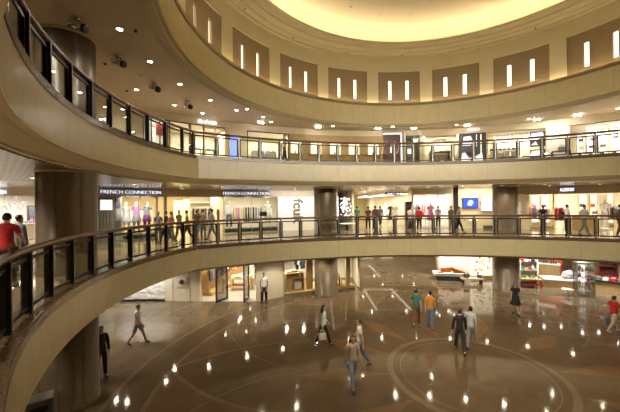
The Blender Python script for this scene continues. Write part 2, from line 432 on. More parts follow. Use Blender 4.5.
# ------------------------------------------------------------------ railings
OFF = .22
def rail_line(off):
    """left arc from near the camera to the corner, the far arc, and a little of the right arc: list of runs of (x, y, normal angle)."""
    R, Q = RV + off, FR + off; d = CY - FY; yk = (Q * Q - R * R - d * d) / (2 * d); xk = sqrt(R * R - yk * yk)
    return R, Q, atan2(xk, yk), atan2(xk, yk + d)
def railing(z, level, label):
    R, Q, tk, ak = rail_line(OFF)
    kt = z + .055
    root = thing('balcony_railing', label, 'railing', Matrix.Translation((CX, CY, z)))
    inv = Matrix.Translation((-CX, -CY, -z))
    posts = []
    # left arc
    st = 1.072 / R; a = -tk - .72 / R; left = []
    while a > -2.30: left.append(a); a -= st
    for a in reversed(left): posts.append((CX + R * sin(a), CY + R * cos(a), a))
    nb = 21
    for i in range(nb + 1):
        p = -ak + 2 * ak * i / nb; posts.append((AX + Q * sin(p), FY + Q * cos(p), p if 0 < i < nb else (p + (-tk if i == 0 else tk)) / 2))
    for i in range(6):
        a = tk + .72 / R + st * i; posts.append((CX + R * sin(a), CY + R * cos(a), a))
    H = 1.10
    pm = MB(); pm.m = 0; pm.box(-.02, .02, -.065, .085, 0.0, H - .03); pm.m = 1; pm.box(-.021, .021, -.074, -.065, .0, H - .03)
    pm.m = 0; pm.box(-.05, .05, -.07, .08, -.004, .014)
    pme = pm.mesh('post', [BRONZE, POSTGLINT])
    for (x, y, a) in posts:
        o = bpy.data.objects.new('post', pme); COL.objects.link(o); o.parent = root
        o.matrix_basis = inv @ Matrix.Translation((x, y, kt)) @ Matrix.Rotation(-a, 4, 'Z')
    gcache = {}
    for (p, q) in zip(posts, posts[1:]):
        a, b = Vector(p[:2]), Vector(q[:2]); w = (b - a).length - .10; mid = (a + b) / 2; rz = atan2(b.y - a.y, b.x - a.x); key = round(w, 3)
        if key not in gcache:
            g = MB(); g.box(-w / 2 + .02, w / 2 - .02, -.006, .006, .13, .90); gm = g.mesh('glass_panel', GLASS)
            f = MB(); h = w / 2
            f.box(-h, h, -.02, .02, .065, .125); f.box(-h, h, -.02, .02, .895, .955)
            f.box(-h, -h + .05, -.02, .02, .125, .895); f.box(h - .05, h, -.02, .02, .125, .895)
            f.box(-h - .03, -h, -.012, .012, .25, .28); f.box(h, h + .03, -.012, .012, .25, .28); f.box(-h - .03, -h, -.012, .012, .8, .83); f.box(h, h + .03, -.012, .012, .8, .83)
            gcache[key] = (gm, f.mesh('panel_frame', BRONZE))
        gm, fm = gcache[key]
        M = inv @ Matrix.Translation((mid.x, mid.y, kt)) @ Matrix.Rotation(rz, 4, 'Z')
        fo = bpy.data.objects.new('panel_frame', fm); COL.objects.link(fo); fo.parent = root; fo.matrix_basis = M
        go = bpy.data.objects.new('glass_panel', gm); COL.objects.link(go); go.parent = fo
    # handrail swept over all posts, finely along the arcs
    path = []
    for i, p in enumerate(posts[:-1]):
        q = posts[i + 1]; path.append(p)
        mx, my = (p[0] + q[0]) / 2, (p[1] + q[1]) / 2
        if i < len(left) - 1 or i >= len(left) + nb: rr = hypot(mx - CX, my - CY); path.append((CX + (mx - CX) * R / rr, CY + (my - CY) * R / rr, (p[2] + q[2]) / 2))
        elif len(left) <= i < len(left) + nb: rr = hypot(mx - AX, my - FY); path.append((AX + (mx - AX) * Q / rr, FY + (my - FY) * Q / rr, (p[2] + q[2]) / 2))
    path.append(posts[-1])
    prof = [(-.055, -.035), (.055, -.035), (.075, -.01), (.07, .045), (.04, .066), (-.04, .066), (-.07, .045), (-.075, -.01)]
    hm = MB(); vs = []; fs = []
    for x, y, a in path:
        for u, w in prof: vs.append((x + u * sin(a) - CX, y + u * cos(a) - CY, kt - z + H - .035 + w))
    n = len(prof)
    for i in range(len(path) - 1):
        for k in range(n): fs.append((i * n + k, i * n + (k + 1) % n, (i + 1) * n + (k + 1) % n, (i + 1) * n + k))
    fs += [tuple(range(n)), tuple((len(path) - 1) * n + k for k in range(n))]
    hm.add(vs, fs, True).obj('handrail', WOODRAIL, root)
railing(F2, 'middle', 'glass balcony railing with wooden handrail along the middle gallery, the lower of the two')
railing(F3, 'upper', 'glass balcony railing with wooden handrail along the upper gallery, under the lit dome')
# ------------------------------------------------------------------ people and mannequins
HAIRC = {'black': mat('black_hair', (.012, .009, .008), .4, scale=40, var=.4), 'brown': mat('dark_brown_hair', (.035, .018, .01), .4, scale=40, var=.4)}
SKIN = mat('skin', (.46, .27, .17), .5, var=.04); LIPS = mat('lips', (.35, .11, .09), .5); EYEB = mat('eye', (.03, .02, .015), .2)
MANQ = mat('white_mannequin', (.82, .80, .74), .35)
CLOTH = {}
def cloth(name, col, rough=.8):
    return mat('fabric_' + name, col, rough, scale=18, var=.12)
def skel(P):
    """Joint positions of a 1.75 m figure facing -y. P: pose dictionary."""
    g = P.get
    J = {}
    lean = g('lean', 0)
    def L(z, y=0): return Vector((0, y - lean * max(0, z - .95), z))
    hip_drop = g('drop', 0)
    J['pelvis'] = L(.93); J['waist'] = L(1.08, -.005); J['chest'] = L(1.28, .0); J['neckb'] = L(1.44, .015); J['neck'] = L(1.50, .0)
    nod = g('nod', 0); turn = g('turn', 0)
    hd = Matrix.Rotation(turn, 3, 'Z') @ Matrix.Rotation(nod, 3, 'X')
    for k, v in (('jaw', (0, -.03, .055)), ('face', (0, -.022, .115)), ('crown', (0, -.0, .18)), ('top', (0, .004, .225))): J[k] = J['neck'] + hd @ Vector(v)
    J['_hd'] = hd
    for s, sg in (('l', 1), ('r', -1)):
        sh = J['neckb'] + Vector((sg * .165, .0, -.035)); J['sh' + s] = sh
        f, ab, el = g('arm' + s, (0.05, .12, .15))           # swing forward, abduct, elbow bend (radians)
        d = Matrix.Rotation(sg * -ab, 3, 'Y') @ Matrix.Rotation(-f, 3, 'X') @ Vector((0, 0, -1))
        d = Vector((sg * sin(ab) * cos(f), -sin(f), -cos(ab) * cos(f))).normalized()
        J['el' + s] = sh + d * .29
        f2 = f + el; d2 = Vector((sg * sin(ab * .4) * cos(f2) - sg * g('in' + s, .0), -sin(f2), -cos(ab * .4) * cos(f2))).normalized()
        J['wr' + s] = J['el' + s] + d2 * .25; J['ha' + s] = J['wr' + s] + d2 * .085; J['_d' + s] = d2
        hp = J['pelvis'] + Vector((sg * .088, 0, -.03)); J['hp' + s] = hp
        f, kn, ab = g('leg' + s, (0, 0, .02))                 # swing forward, knee bend, abduct
        d = Vector((sg * sin(ab), -sin(f), -cos(f))).normalized(); J['kn' + s] = hp + d * .42
        f2 = f - kn; d2 = Vector((sg * sin(ab) * .5, -sin(f2), -cos(f2))).normalized(); J['an' + s] = J['kn' + s] + d2 * .40
        ft = g('foot' + s, 0); J['to' + s] = J['an' + s] + Vector((sg * .02, -.15 * cos(ft), -.045 - .15 * sin(ft))); J['hl' + s] = J['an' + s] + Vector((0, .035, -.045))
    return J
def body_mesh(P, slim=1.0, female=False):
    J = skel(P); names = []; V = []; E = []; Rd = []
    def n(k, r): V.append(J[k]); Rd.append(r); names.append(k); return len(V) - 1
    w = slim; t = .92 if female else 1.0
    I = {}
    I['pelvis'] = n('pelvis', (.150 * w * (1.04 if female else 1), .108 * w)); I['waist'] = n('waist', (.125 * w * t, .092 * w)); I['chest'] = n('chest', (.150 * w * t, .108 * w)); I['neckb'] = n('neckb', (.085 * w, .068 * w))
    I['neck'] = n('neck', (.052, .052)); I['jaw'] = n('jaw', (.058, .070)); I['face'] = n('face', (.074, .092)); I['crown'] = n('crown', (.070, .088)); I['top'] = n('top', (.036, .045))
    E += [(I[a], I[b]) for a, b in zip(('pelvis', 'waist', 'chest', 'neckb', 'neck', 'jaw', 'face', 'crown'), ('waist', 'chest', 'neckb', 'neck', 'jaw', 'face', 'crown', 'top'))]
    for s in 'lr':
        a = n('sh' + s, (.055 * w * t, .055 * w)); b = n('el' + s, (.042 * w, .042 * w)); c = n('wr' + s, (.029 * w, .026 * w)); d = n('ha' + s, (.036, .022))
        E += [(I['neckb'], a), (a, b), (b, c), (c, d)]
        a = n('hp' + s, (.092 * w, .092 * w)); b = n('kn' + s, (.062 * w, .062 * w)); c = n('an' + s, (.042, .042)); d = n('to' + s, (.038, .026)); e = n('hl' + s, (.034, .030))
        E += [(I['pelvis'], a), (a, b), (b, c), (c, d), (c, e)]
    me = bpy.data.meshes.new('skeleton'); me.from_pydata(V, E, [])
    o = bpy.data.objects.new('skeleton', me); COL.objects.link(o)
    m = o.modifiers.new('skin', 'SKIN'); m.use_smooth_shade = True; m.branch_smoothing = .3
    for i, v in enumerate(me.skin_vertices[0].data): v.radius = Rd[i]; v.use_root = (i == 0)
    sb = o.modifiers.new('sub', 'SUBSURF'); sb.levels = 1; sb.render_levels = 1
    dg = bpy.context.evaluated_depsgraph_get(); ev = o.evaluated_get(dg); out = bpy.data.meshes.new_from_object(ev)
    vs = [v.co.copy() for v in out.vertices]; fs = [tuple(p.vertices) for p in out.polygons]; nr = [v.normal.copy() for v in out.vertices]
    bpy.data.objects.remove(o); bpy.data.meshes.remove(me); bpy.data.meshes.remove(out)
    return J, names, E, vs, fs, nr
BONE = {}
def vertex_bones(J, names, E, vs, Rd=None):
    segs = [(names[a], names[b], J[names[a]], J[names[b]]) for a, b in E]
    rad = {'pelvis': .13, 'waist': .11, 'chest': .13, 'neckb': .08, 'neck': .05, 'jaw': .06, 'face': .08, 'crown': .08, 'top': .05}
    res = []
    for v in vs:
        best = None
        for a, b, p, q in segs:
            d = q - p; t = max(0, min(1, (v - p).dot(d) / d.length_squared)); k = (v - (p + d * t)).length
            k -= rad.get(b, .04) * .9
            if best is None or k < best[0]: best = (k, a, b, t)
        res.append(best[1:])
    return res
def person(name, label, cat, pos, heading, H=1.72, pose=None, top=None, sleeve='short', bottom=None, legs='long', hair='black', longhair=False, skirt=None, shoes=None, skin=None, slim=1.0, female=False, group=None, face=True):
    P = pose or {}
    J, names, E, vs, fs, nr = body_mesh(P, slim, female)
    lo = min(v.z for v in vs); k = H / 1.745
    root = thing(name, label, cat, Matrix.Translation(pos) @ Matrix.Rotation(heading, 4, 'Z'), group)
    S = Matrix.Diagonal((k, k, k, 1)) @ Matrix.Translation((0, 0, -lo + .012))
    vb = vertex_bones(J, names, E, vs)
    hd = J['_hd']
    mb = MB(); mb.M = S; mb.add(vs, fs, True)
    # fingers: four and a thumb on each hand, rooted in the palm
    for s, sg in (('l', 1), ('r', -1)):
        d = J['_d' + s]; w = J['wr' + s]; side = d.cross(Vector((sg, 0, 0))).normalized(); across = side; inn = Vector((-sg, 0, 0)); inn = (inn - d * inn.dot(d)).normalized()
        for q, ln in enumerate((.068, .078, .074, .058)):
            off = across * (.026 - .0175 * q); b = w + d * .085 + off
            mb.tube([b, b + d * ln * .5 + inn * .006, b + d * ln * .9 + inn * .022], [.0095, .009, .006], 6)
        b = w + d * .045 + across * .025; mb.tube([b, b + across * .028 + d * .028 + inn * .008, b + across * .03 + d * .058 + inn * .014], [.011, .010, .007], 6)
    # nose and ears
    nk = J['neck']
    def hp(x, y, z): return nk + hd @ Vector((x, y, z))
    mb.tube([hp(0, -.085, .138), hp(0, -.103, .108), hp(0, -.092, .096)], [.007, .014, .010], 8)
    for sg in (1, -1): mb.ball(hp(sg * .078, .0, .115), (.012, .022, .03), 8, 6)
    body = mb.obj('body', skin or SKIN, root)
    if face:
        for sg in (1, -1):
            e = MB(); e.M = S; e.ball(hp(sg * .030, -.090, .128), (.011, .009, .006), 8, 6); e.obj('eye', EYEB, body)
        e = MB(); e.M = S; e.tube([hp(-.022, -.092, .070), hp(0, -.101, .068), hp(.022, -.092, .070)], [.004, .008, .004], 6); e.obj('mouth', LIPS, body)
    def shell(nm, test, off, m):
        keep = [test(*vb[i], vs[i]) for i in range(len(vs))]; idx = {}; nv = []; nf = []
        for f in fs:
            if all(keep[i] for i in f):
                q = []
                for i in f:
                    if i not in idx: idx[i] = len(nv); nv.append(vs[i] + nr[i] * off)
                    q.append(idx[i])
                nf.append(q)
        if not nf: return
        b = MB(); b.M = S; b.add(nv, nf, True); o = b.obj(nm, m, root)
        so = o.modifiers.new('thick', 'SOLIDIFY'); so.thickness = .008; so.offset = -1
        return o
    WZ = J['pelvis'].z + .07
    if bottom and legs != 'skirt':
        lim = {'long': 2.0, 'shorts': .85, 'crop': 1.6}[legs]
        def tb(a, b, t, v):
            if a[:2] in ('hp', 'pe') and v.z > WZ: return False
            if a == 'pelvis' and b == 'waist': return True
            if b[:2] == 'hp': return True
            if a[:2] == 'hp': return t <= lim
            if a[:2] == 'kn': return t + 1 <= lim - .06
            return False
        shell('trousers' if legs == 'long' else 'shorts', tb, .013, bottom)
    if top:
        def tt(a, b, t, v):
            if b[:2] == 'hp' or a[:2] == 'hp' or (a, b) == ('pelvis', 'waist'): return v.z > WZ - .14
            if (a, b) == ('waist', 'chest'): return True
            if (a, b) == ('chest', 'neckb'): return True
            if (a, b) == ('neckb', 'neck'): return t < .3
            if b[:2] == 'sh': return sleeve != 'tank' or t < .75
            if a[:2] == 'sh': return sleeve == 'long' or (sleeve == 'short' and t < .62)
            if a[:2] == 'el': return sleeve == 'long' and t < .95
            return False
        shell('shirt', tt, .016, top)
    if skirt:
        sm, zt, zb, rt, rb = skirt; b = MB(); b.M = S; pv = J['pelvis']; c = (J['knl'] + J['knr']) / 2
        rows = []
        for i in range(7):
            f = i / 6; z = zt + (zb - zt) * f; yy = pv.y * (1 - f) + c.y * f * .6; r = rt + (rb - rt) * f
            rows.append([(r * cos(a) * 1.12 * (1 + .05 * f * sin(6 * a)), yy + r * .86 * sin(a) * (1 + .05 * f * sin(6 * a)), z) for a in [2 * pi * q / 24 for q in range(24)]])
        b.add([p for r in rows for p in r], [(i * 24 + q, i * 24 + (q + 1) % 24, i * 24 + 24 + (q + 1) % 24, i * 24 + 24 + q) for i in range(6) for q in range(24)], True)
        o = b.obj('skirt', sm, root); so = o.modifiers.new('thick', 'SOLIDIFY'); so.thickness = .008
    shell('shoes', lambda a, b, t, v: a[:2] == 'an' or (a[:2] == 'kn' and t > .97), .010, shoes or BLACK)
    if hair:
        inv = hd.transposed()
        keep = []
        for v in vs:
            p = inv @ (v - nk); keep.append(p.z > .05 and (p.y > -.02 or p.z > .165) and p.z < .4 and abs(p.x) < .12 and p.y < .14)
        idx = {}; nv = []; nf = []
        for f in fs:
            if all(keep[i] for i in f):
                q = []
                for i in f:
                    if i not in idx: idx[i] = len(nv); nv.append(vs[i] + nr[i] * .02)
                    q.append(idx[i])
                nf.append(q)
        b = MB(); b.M = S; b.add(nv, nf, True)
        if longhair:
            for sx in (-.06, -.035, 0, .035, .06):
                b.tube([hp(sx, .05, .16), hp(sx * 1.25, .085 - abs(sx) * .4, .06), hp(sx * 1.35, .09 - abs(sx) * .4, -.04), hp(sx * 1.2, .085, -.14)], [.030, .036, .034, .014], 8)
        b.obj('hair', HAIRC[hair], root)
    return root, S, J
def hand_point(root, S, J, s):
    return root.matrix_basis @ (S @ (J['ha' + s] + J['_d' + s] * .05))
def tote(pos, label, m, w=.34, h=.32, rz=0, strap=.22):
    r = thing('shoulder_bag', label, 'bag', Matrix.Translation((pos[0], pos[1], pos[2] - strap - h)) @ Matrix.Rotation(rz, 4, 'Z'))
    b = MB(); b.box(-w / 2, w / 2, -.06, .06, 0, h, .03); b.obj('bag_body', m, r)
    s = MB()
    for y in (-.04, .04): s.tube([(-w * .3, y, h - .01), (-w * .22, y * .7, h + strap * .8), (0, y * .3, h + strap + .01), (w * .22, y * .7, h + strap * .8), (w * .3, y, h - .01)], .010, 6)
    s.obj('strap', m, r); return r
WALK = dict(legl=(.42, .12, .02), legr=(-.30, .35, .02), arml=(-.35, .10, .25), armr=(.35, .10, .35), footr=.45, lean=.03)
WALK2 = dict(legl=(-.28, .30, .02), legr=(.40, .10, .02), arml=(.32, .10, .35), armr=(-.30, .10, .2), footl=.45, lean=.04)
STEP = dict(legl=(.2, .05, .03), legr=(-.14, .18, .02), arml=(-.1, .1, .2), armr=(.18, .1, .25), footr=.2)
STAND = dict(arml=(.03, .14, .12), armr=(.03, .14, .12), legl=(0, 0, .05), legr=(0, 0, .05))
cw = {}
for nme, c in dict(white=(.72, .70, .66), offwhite=(.60, .56, .47), black=(.012, .012, .014), navy=(.02, .025, .05), jeans=(.10, .14, .21), palejeans=(.24, .29, .36), red=(.50, .018, .022), green=(.03, .22, .12), teal=(.03, .15, .13), orange=(.50, .22, .03), salmon=(.55, .20, .12), yellow=(.55, .42, .05), khaki=(.30, .25, .14), grey=(.20, .20, .21), bluegrey=(.13, .16, .22), pink=(.55, .16, .34), beige=(.48, .38, .26), silver=(.40, .40, .40), purple=(.16, .04, .22), brown=(.12, .06, .03), olive=(.15, .15, .06)).items(): cw[nme] = cloth(nme, c)
def face_to(p, q=(0, 0)):                  # heading that makes a figure at p look at q
    return atan2(q[0] - p[0], -(q[1] - p[1]))
# --- ground floor
p = gz(264.2, 303.2, 0)
person('person', 'man standing by cream pillar at shop entrance, white short sleeved shirt and black trousers', 'person', p, face_to(p), 1.77, dict(arml=(-.05, .16, .25), armr=(-.05, .16, .25), inl=.2, inr=.2, legl=(0, 0, .06), legr=(0, 0, .06)), cw['white'], 'short', cw['black'])
p = gz(101.4, 378.5, 0)
person('person', 'person in black suit half hidden behind the near round column on ground floor', 'person', p, .9, 1.74, STAND, cw['black'], 'long', cw['black'])
p = gz(138, 344, 0); hb = -1.75
r_, S_, J_ = person('person', 'walker in pale top and dark shorts beyond the near round column', 'person', p, pi / 2 + .1, 1.68, WALK, cw['white'], 'short', cw['grey'], 'shorts', shoes=cw['brown'])
p = gz(460, 352.5, 0)
person('person', 'woman in black dress striding across the marble court beside person in white', 'person', p, 2.9, 1.70, dict(WALK, arml=(.05, .25, .2), armr=(.1, .2, .3)), cw['black'], 'long', cw['black'], female=True, slim=.93, shoes=BLACK)
p = gz(471, 348.0, 0)
person('person', 'person in pale grey top and jeans walking close behind woman in black', 'person', p, 2.6, 1.64, WALK2, cw['silver'], 'short', cw['grey'], slim=.92)
p = gz(416.5, 325.5, 0)
person('person', 'person in teal green top and dark brown trousers walking beside orange top', 'person', p, 2.8, 1.70, WALK2, cw['teal'], 'short', cw['brown'], slim=.95)
p = gz(430.5, 329, 0)
person('person', 'person in orange yellow top and blue jeans walking beside teal top', 'person', p, 2.7, 1.72, STEP, cw['orange'], 'short', cw['jeans'])
p = gz(360, 367, 0)
r_, S_, J_ = person('person', 'person in white t-shirt and dark jeans walking, farther of two in mid court', 'person', p, -pi / 2 - .2, 1.74, WALK, cw['offwhite'], 'short', cw['bluegrey'], hair='brown', shoes=cw['brown'])
p = gz(353, 388, 0)
r_, S_, J_ = person('person', 'person in light top and pale blue jeans walking, nearer of two in mid court', 'person', p, .25, 1.66, WALK2, cw['beige'], 'short', cw['palejeans'], hair='brown', longhair=True, female=True, slim=.95, shoes=cw['brown'])
p = gz(323.5, 346, 0)
r_, S_, J_ = person('person', 'person in white blouse and black trousers walking in front of the middle column', 'person', p, pi / 2 + .3, 1.68, WALK2, cw['white'], 'long', cw['black'], longhair=True, female=True, slim=.97)
hpnt = hand_point(r_, S_, J_, 'r'); tote(hpnt + Vector((0, 0, .03)), 'pale shoulder bag carried by person in white blouse', cw['offwhite'], .3, .25, .4, .12)
p = gz(515.5, 314.5, 0)
person('person', 'woman in black dress with dark hair walking before the right hand column', 'person', p, -.5, 1.62, STEP, cw['black'], 'short', None, 'long', longhair=True, skirt=(cw['black'], 1.05, .55, .135, .24), female=True, slim=.95)
p = gz(614, 332, 0)
r_, S_, J_ = person('person', 'person in dark red top and beige trousers at far right of the court', 'person', p, pi / 2, 1.60, WALK, cw['red'], 'short', cw['beige'], shoes=cw['white'], slim=1.08)
hpnt = hand_point(r_, S_, J_, 'l'); tote(hpnt + Vector((0, 0, .03)), 'grey bag hanging from hand of person in dark red', cw['grey'], .3, .3, .2, .1)
# --- middle gallery
def on2(x, d): return at(x, 206, d).xy.to_3d() + Vector((0, 0, F2))
def on3(x, d): return at(x, 140, d).xy.to_3d() + Vector((0, 0, F3))
p = on2(6.5, 7.3)
person('person', 'woman with dark hair in red top at the left end of middle gallery', 'person', p, pi + .5, 1.76, dict(arml=(.45, .22, .5), armr=(.5, .2, .6), legl=(0, 0, .05), legr=(0, 0, .05), nod=.15), cw['red'], 'short', cw['black'], female=True, hair='black', longhair=False)
p = on2(19, 8.6)
person('person', 'man in blue grey jacket beside woman in red on middle gallery', 'person', p, pi - .2, 1.68, STAND, cw['bluegrey'], 'long', cw['navy'])
M2 = [
 (158, 15.5, 1.6, .4, STEP, 'grey', 'short', 'black', 'person in grey top nearest the left storefront mannequins'),
 (166, 16.0, 1.66, -1.4, WALK, 'black', 'long', 'navy', 'person in black top behind salmon top on middle gallery'),
 (171, 15.2, 1.62, 1.5, WALK2, 'salmon', 'short', 'grey', 'person in salmon top walking on the middle gallery'),
 (179, 16.8, 1.66, 1.2, STEP, 'olive', 'short', 'khaki', 'person in olive top before the pale yellow panel'),
 (187, 16.2, 1.70, -1.2, WALK, 'yellow', 'short', 'brown', 'person in yellow top with black hair on middle gallery'),
 (197, 17.0, 1.66, 2.8, STEP, 'brown', 'short', 'grey', 'person in brown top facing the shops, left of two'),
 (203, 17.6, 1.68, 2.9, STAND, 'khaki', 'short', 'bluegrey', 'person in khaki top facing the shops, right of two'),
 (212, 16.6, 1.72, -1.5, WALK2, 'silver', 'short', 'palejeans', 'person in silver grey top and pale jeans on middle gallery'),
 (357, 24.0, 1.70, 2.6, STEP, 'green', 'short', 'black', 'person in bright green shirt in the middle gallery corridor'),
 (368, 22.0, 1.70, 3.0, STAND, 'brown', 'short', 'black', 'person in brown top in corridor, left of black haired pair'),
 (375, 22.0, 1.74, 3.2, STEP, 'brown', 'long', 'navy', 'person in brown jacket in corridor, right of black haired pair'),
 (380, 25.5, 1.74, 2.7, WALK, 'bluegrey', 'long', 'black', 'person in blue grey jacket deep in the middle gallery corridor'),
 (410, 20.2, 1.70, 2.2, WALK2, 'white', 'short', 'grey', 'person in white t-shirt beside red jacket on middle gallery'),
 (419, 21.6, 1.62, 2.9, STEP, 'red', 'long', 'black', 'person in red jacket before the pink shop window'),
 (438, 23.0, 1.66, 3.1, STAND, 'grey', 'short', 'black', 'person in grey browsing inside the pink shop'),
 (451, 19.6, 1.70, .3, STAND, 'olive', 'short', 'khaki', 'person in olive top near the dark gallery post'),
 (458.5, 19.4, 1.70, 1.4, WALK, 'grey', 'short', 'black', 'person in grey top striding left of the blue screen'),
 (543, 20.5, 1.64, 2.7, STAND, 'black', 'short', 'grey', 'person with black hair outside red clothing shop'),
 (567, 18.6, 1.70, 1.5, STAND, 'white', 'short', 'black', 'person in white shirt with black bag by red clothes'),
 (584, 17.4, 1.74, 1.5, WALK, 'silver', 'short', 'grey', 'person in silver grey top striding past cream shop'),
 (620, 16.2, 1.70, 1.2, STEP, 'brown', 'long', 'brown', 'person in brown at the right edge of middle gallery'),
]
for x, d, h, hd_, po, tp, sl, bt, lb in M2:
    person('person', lb, 'person', on2(x, d), hd_, h, po, cw[tp], sl, cw[bt], slim=.97)
p = on2(566.2, 18.3); tote(p + Vector((-.22, .05, 1.42)), 'black shoulder bag worn by person in white shirt', cw['black'], .3, .34, 1.5, .16)
# --- upper gallery
p = on3(284.5, 17.55)
person('person', 'person with black hair and beige top on upper gallery behind railing', 'person', p, -pi / 2 + .3, 1.72, STEP, cw['beige'], 'short', cw['black'])
# ------------------------------------------------------------------ upper gallery shopfronts
R3 = 19.9
def ph3(x): return phi_of(x, R3, 140)
def span(x0, x1, R, y=140, cx=AX, cy=AY):
    p0, p1 = phi_of(x0, R, y, cx, cy), phi_of(x1, R, y, cx, cy); pm = (p0 + p1) / 2
    return frame(pm, R, 0, cx, cy), 2 * R * sin((p1 - p0) / 2), p0, p1
def wallseg(nm, x0, x1, R, t, z0, z1, m, y=140, cx=AX, cy=AY):
    p0, p1 = phi_of(x0, R, y, cx, cy), phi_of(x1, R, y, cx, cy)
    mb = MB(); mb.arcbox(R, R + t, p0, p1, z0, z1, cx, cy); return struct(mb.obj(nm, m))
def side(nm, x, R, d, z0, z1, m, y=140, cx=AX, cy=AY):
    M = frame(phi_of(x, R, y, cx, cy), R, 0, cx, cy); mb = MB(); mb.M = M; mb.box(-.05, .05, 0, d, z0, z1); return struct(mb.obj(nm, m))
def room(x0, x1, R, d, z0, z1, m, power, y=140, col=NEUT, lampz=.12):
    wallseg('wall_shop_back', x0, x1, R + d, .1, z0, z1, m, y)
    side('wall_shop_side', x0, R, d, z0, z1, m, y); side('wall_shop_side', x1, R, d, z0, z1, m, y)
    M, w, _, _ = span(x0, x1, R + d * .5, y)
    cb = MB(); q0, q1 = phi_of(x0, R, y), phi_of(x1, R, y); cb.arcbox(R, R + d, q0, q1, z1, z1 + .05); struct(cb.obj('ceiling_shop', WHITE))
    if power:
        p = M.translation; area('shop_ceiling_lamp', (p.x, p.y, z1 - lampz), (w * .7, d * .5), power, col, (0, 0, M.to_euler().z))
def framed_window(nm, x0, x1, R, z0, z1, m, glassm, parts=1, y=140, bar=.06):
    M, w, p0, p1 = span(x0, x1, R, y); mb = MB(); mb.M = M; h = w / 2
    mb.box(-h, -h + bar, -.04, .04, z0, z1); mb.box(h - bar, h, -.04, .04, z0, z1); mb.box(-h, h, -.04, .04, z1 - bar, z1); mb.box(-h, h, -.04, .04, z0, z0 + bar)
    for i in range(1, parts): mb.box(-h + w * i / parts - bar / 2, -h + w * i / parts + bar / 2, -.04, .04, z0, z1)
    o = struct(mb.obj(nm, m)); g = MB(); g.M = M; g.box(-h + bar, h - bar, -.006, .006, z0 + bar, z1 - bar); g.obj('pane', glassm, o); return o
HZ3 = 10.08
wallseg('wall_header_upper', 40, 383, R3, .25, HZ3, C3 + .02, CREAMW); wallseg('wall_header_upper', 383, 403, R3, .25, 10.30, C3 + .02, CREAMW); wallseg('wall_header_upper', 403, 760, R3, .25, HZ3 - .05, C3 + .02, CREAMW)
wallseg('wall_upper', 40, 143, R3, .2, F3, HZ3, CREAMW)
# poster shop by the left column
room(143, 168, R3, 1.6, F3, HZ3, WHITE, 16)
framed_window('window_1', 143, 168, R3, F3, HZ3, BRONZE, SHOPGLASS, 3)
for i, (x, c) in enumerate(((146.5, 'cream'), (150.5, 'cream'), (154, 'white'), (157.5, 'red'), (161.5, 'red'), (165, 'white'))):
    M, w, _, _ = span(x - 1.5, x + 1.5, R3 + .7); mb = MB(); mb.box(-w / 2, w / 2, -.02, .02, .35, 2.2); 
    t_ = tag(mb.obj('hanging_poster_panel', BOXC if c != 'white' else BOXW, None, M @ Matrix.Translation((0, 0, F3))), 'lit tall poster panel, %s from left in the shop near the left column' % nth(i), 'poster', 'lit poster panels in the left window')
    b = MB(); b.box(-w / 2, w / 2, -.028, -.021, 1.5 if c == 'red' else 1.9, 2.12); b.obj('printed_band', cw['red'] if c == 'red' else cw['beige'], t_)
    b = MB(); b.box(-.04, .04, -.05, .05, 0, .36); b.obj('stand', BRONZE, t_)
# the white glass fronted shop
room(169, 226, R3, 2.6, F3, HZ3, CREAMW, 150)
framed_window('window_2', 169, 190, R3 - .02, F3, HZ3, DARKWOOD, SHOPGLASS, 1); framed_window('window_3', 190, 204, R3 - .02, F3, HZ3, DARKWOOD, SHOPGLASS, 1); framed_window('window_4', 204, 226, R3 - .02, F3, HZ3 - .1, CREAMW, SHOPGLASS, 2)
def boxstand(nm, label, x, R, z, w, h, d, m, top=None, group=None, y=140):
    M = frame(phi_of(x, R, y), R, z); t = thing(nm, label, 'display stand', M, group)
    a = MB(); b = .025
    for sx in (-1, 1):
        for sy in (-1, 1): a.box(sx * w / 2 - b, sx * w / 2 + b, sy * d / 2 - b, sy * d / 2 + b, 0, h)
    a.obj('frame', m, t); c = MB(); c.box(-w / 2 - b, w / 2 + b, -d / 2 - b, d / 2 + b, h, h + .04); c.box(-w / 2, w / 2, -d / 2, d / 2, h * .45, h * .45 + .02); c.obj('tabletop', top or m, t); return t
for x, lb in ((196, 'left'), (209.5, 'right')):
    boxstand('open_frame_display_stand', 'dark open frame display stand at %s of the white glass fronted shop' % lb, x, R3 + .6, F3, .62, .95, .4, DARKWOOD, group='dark frame stands')
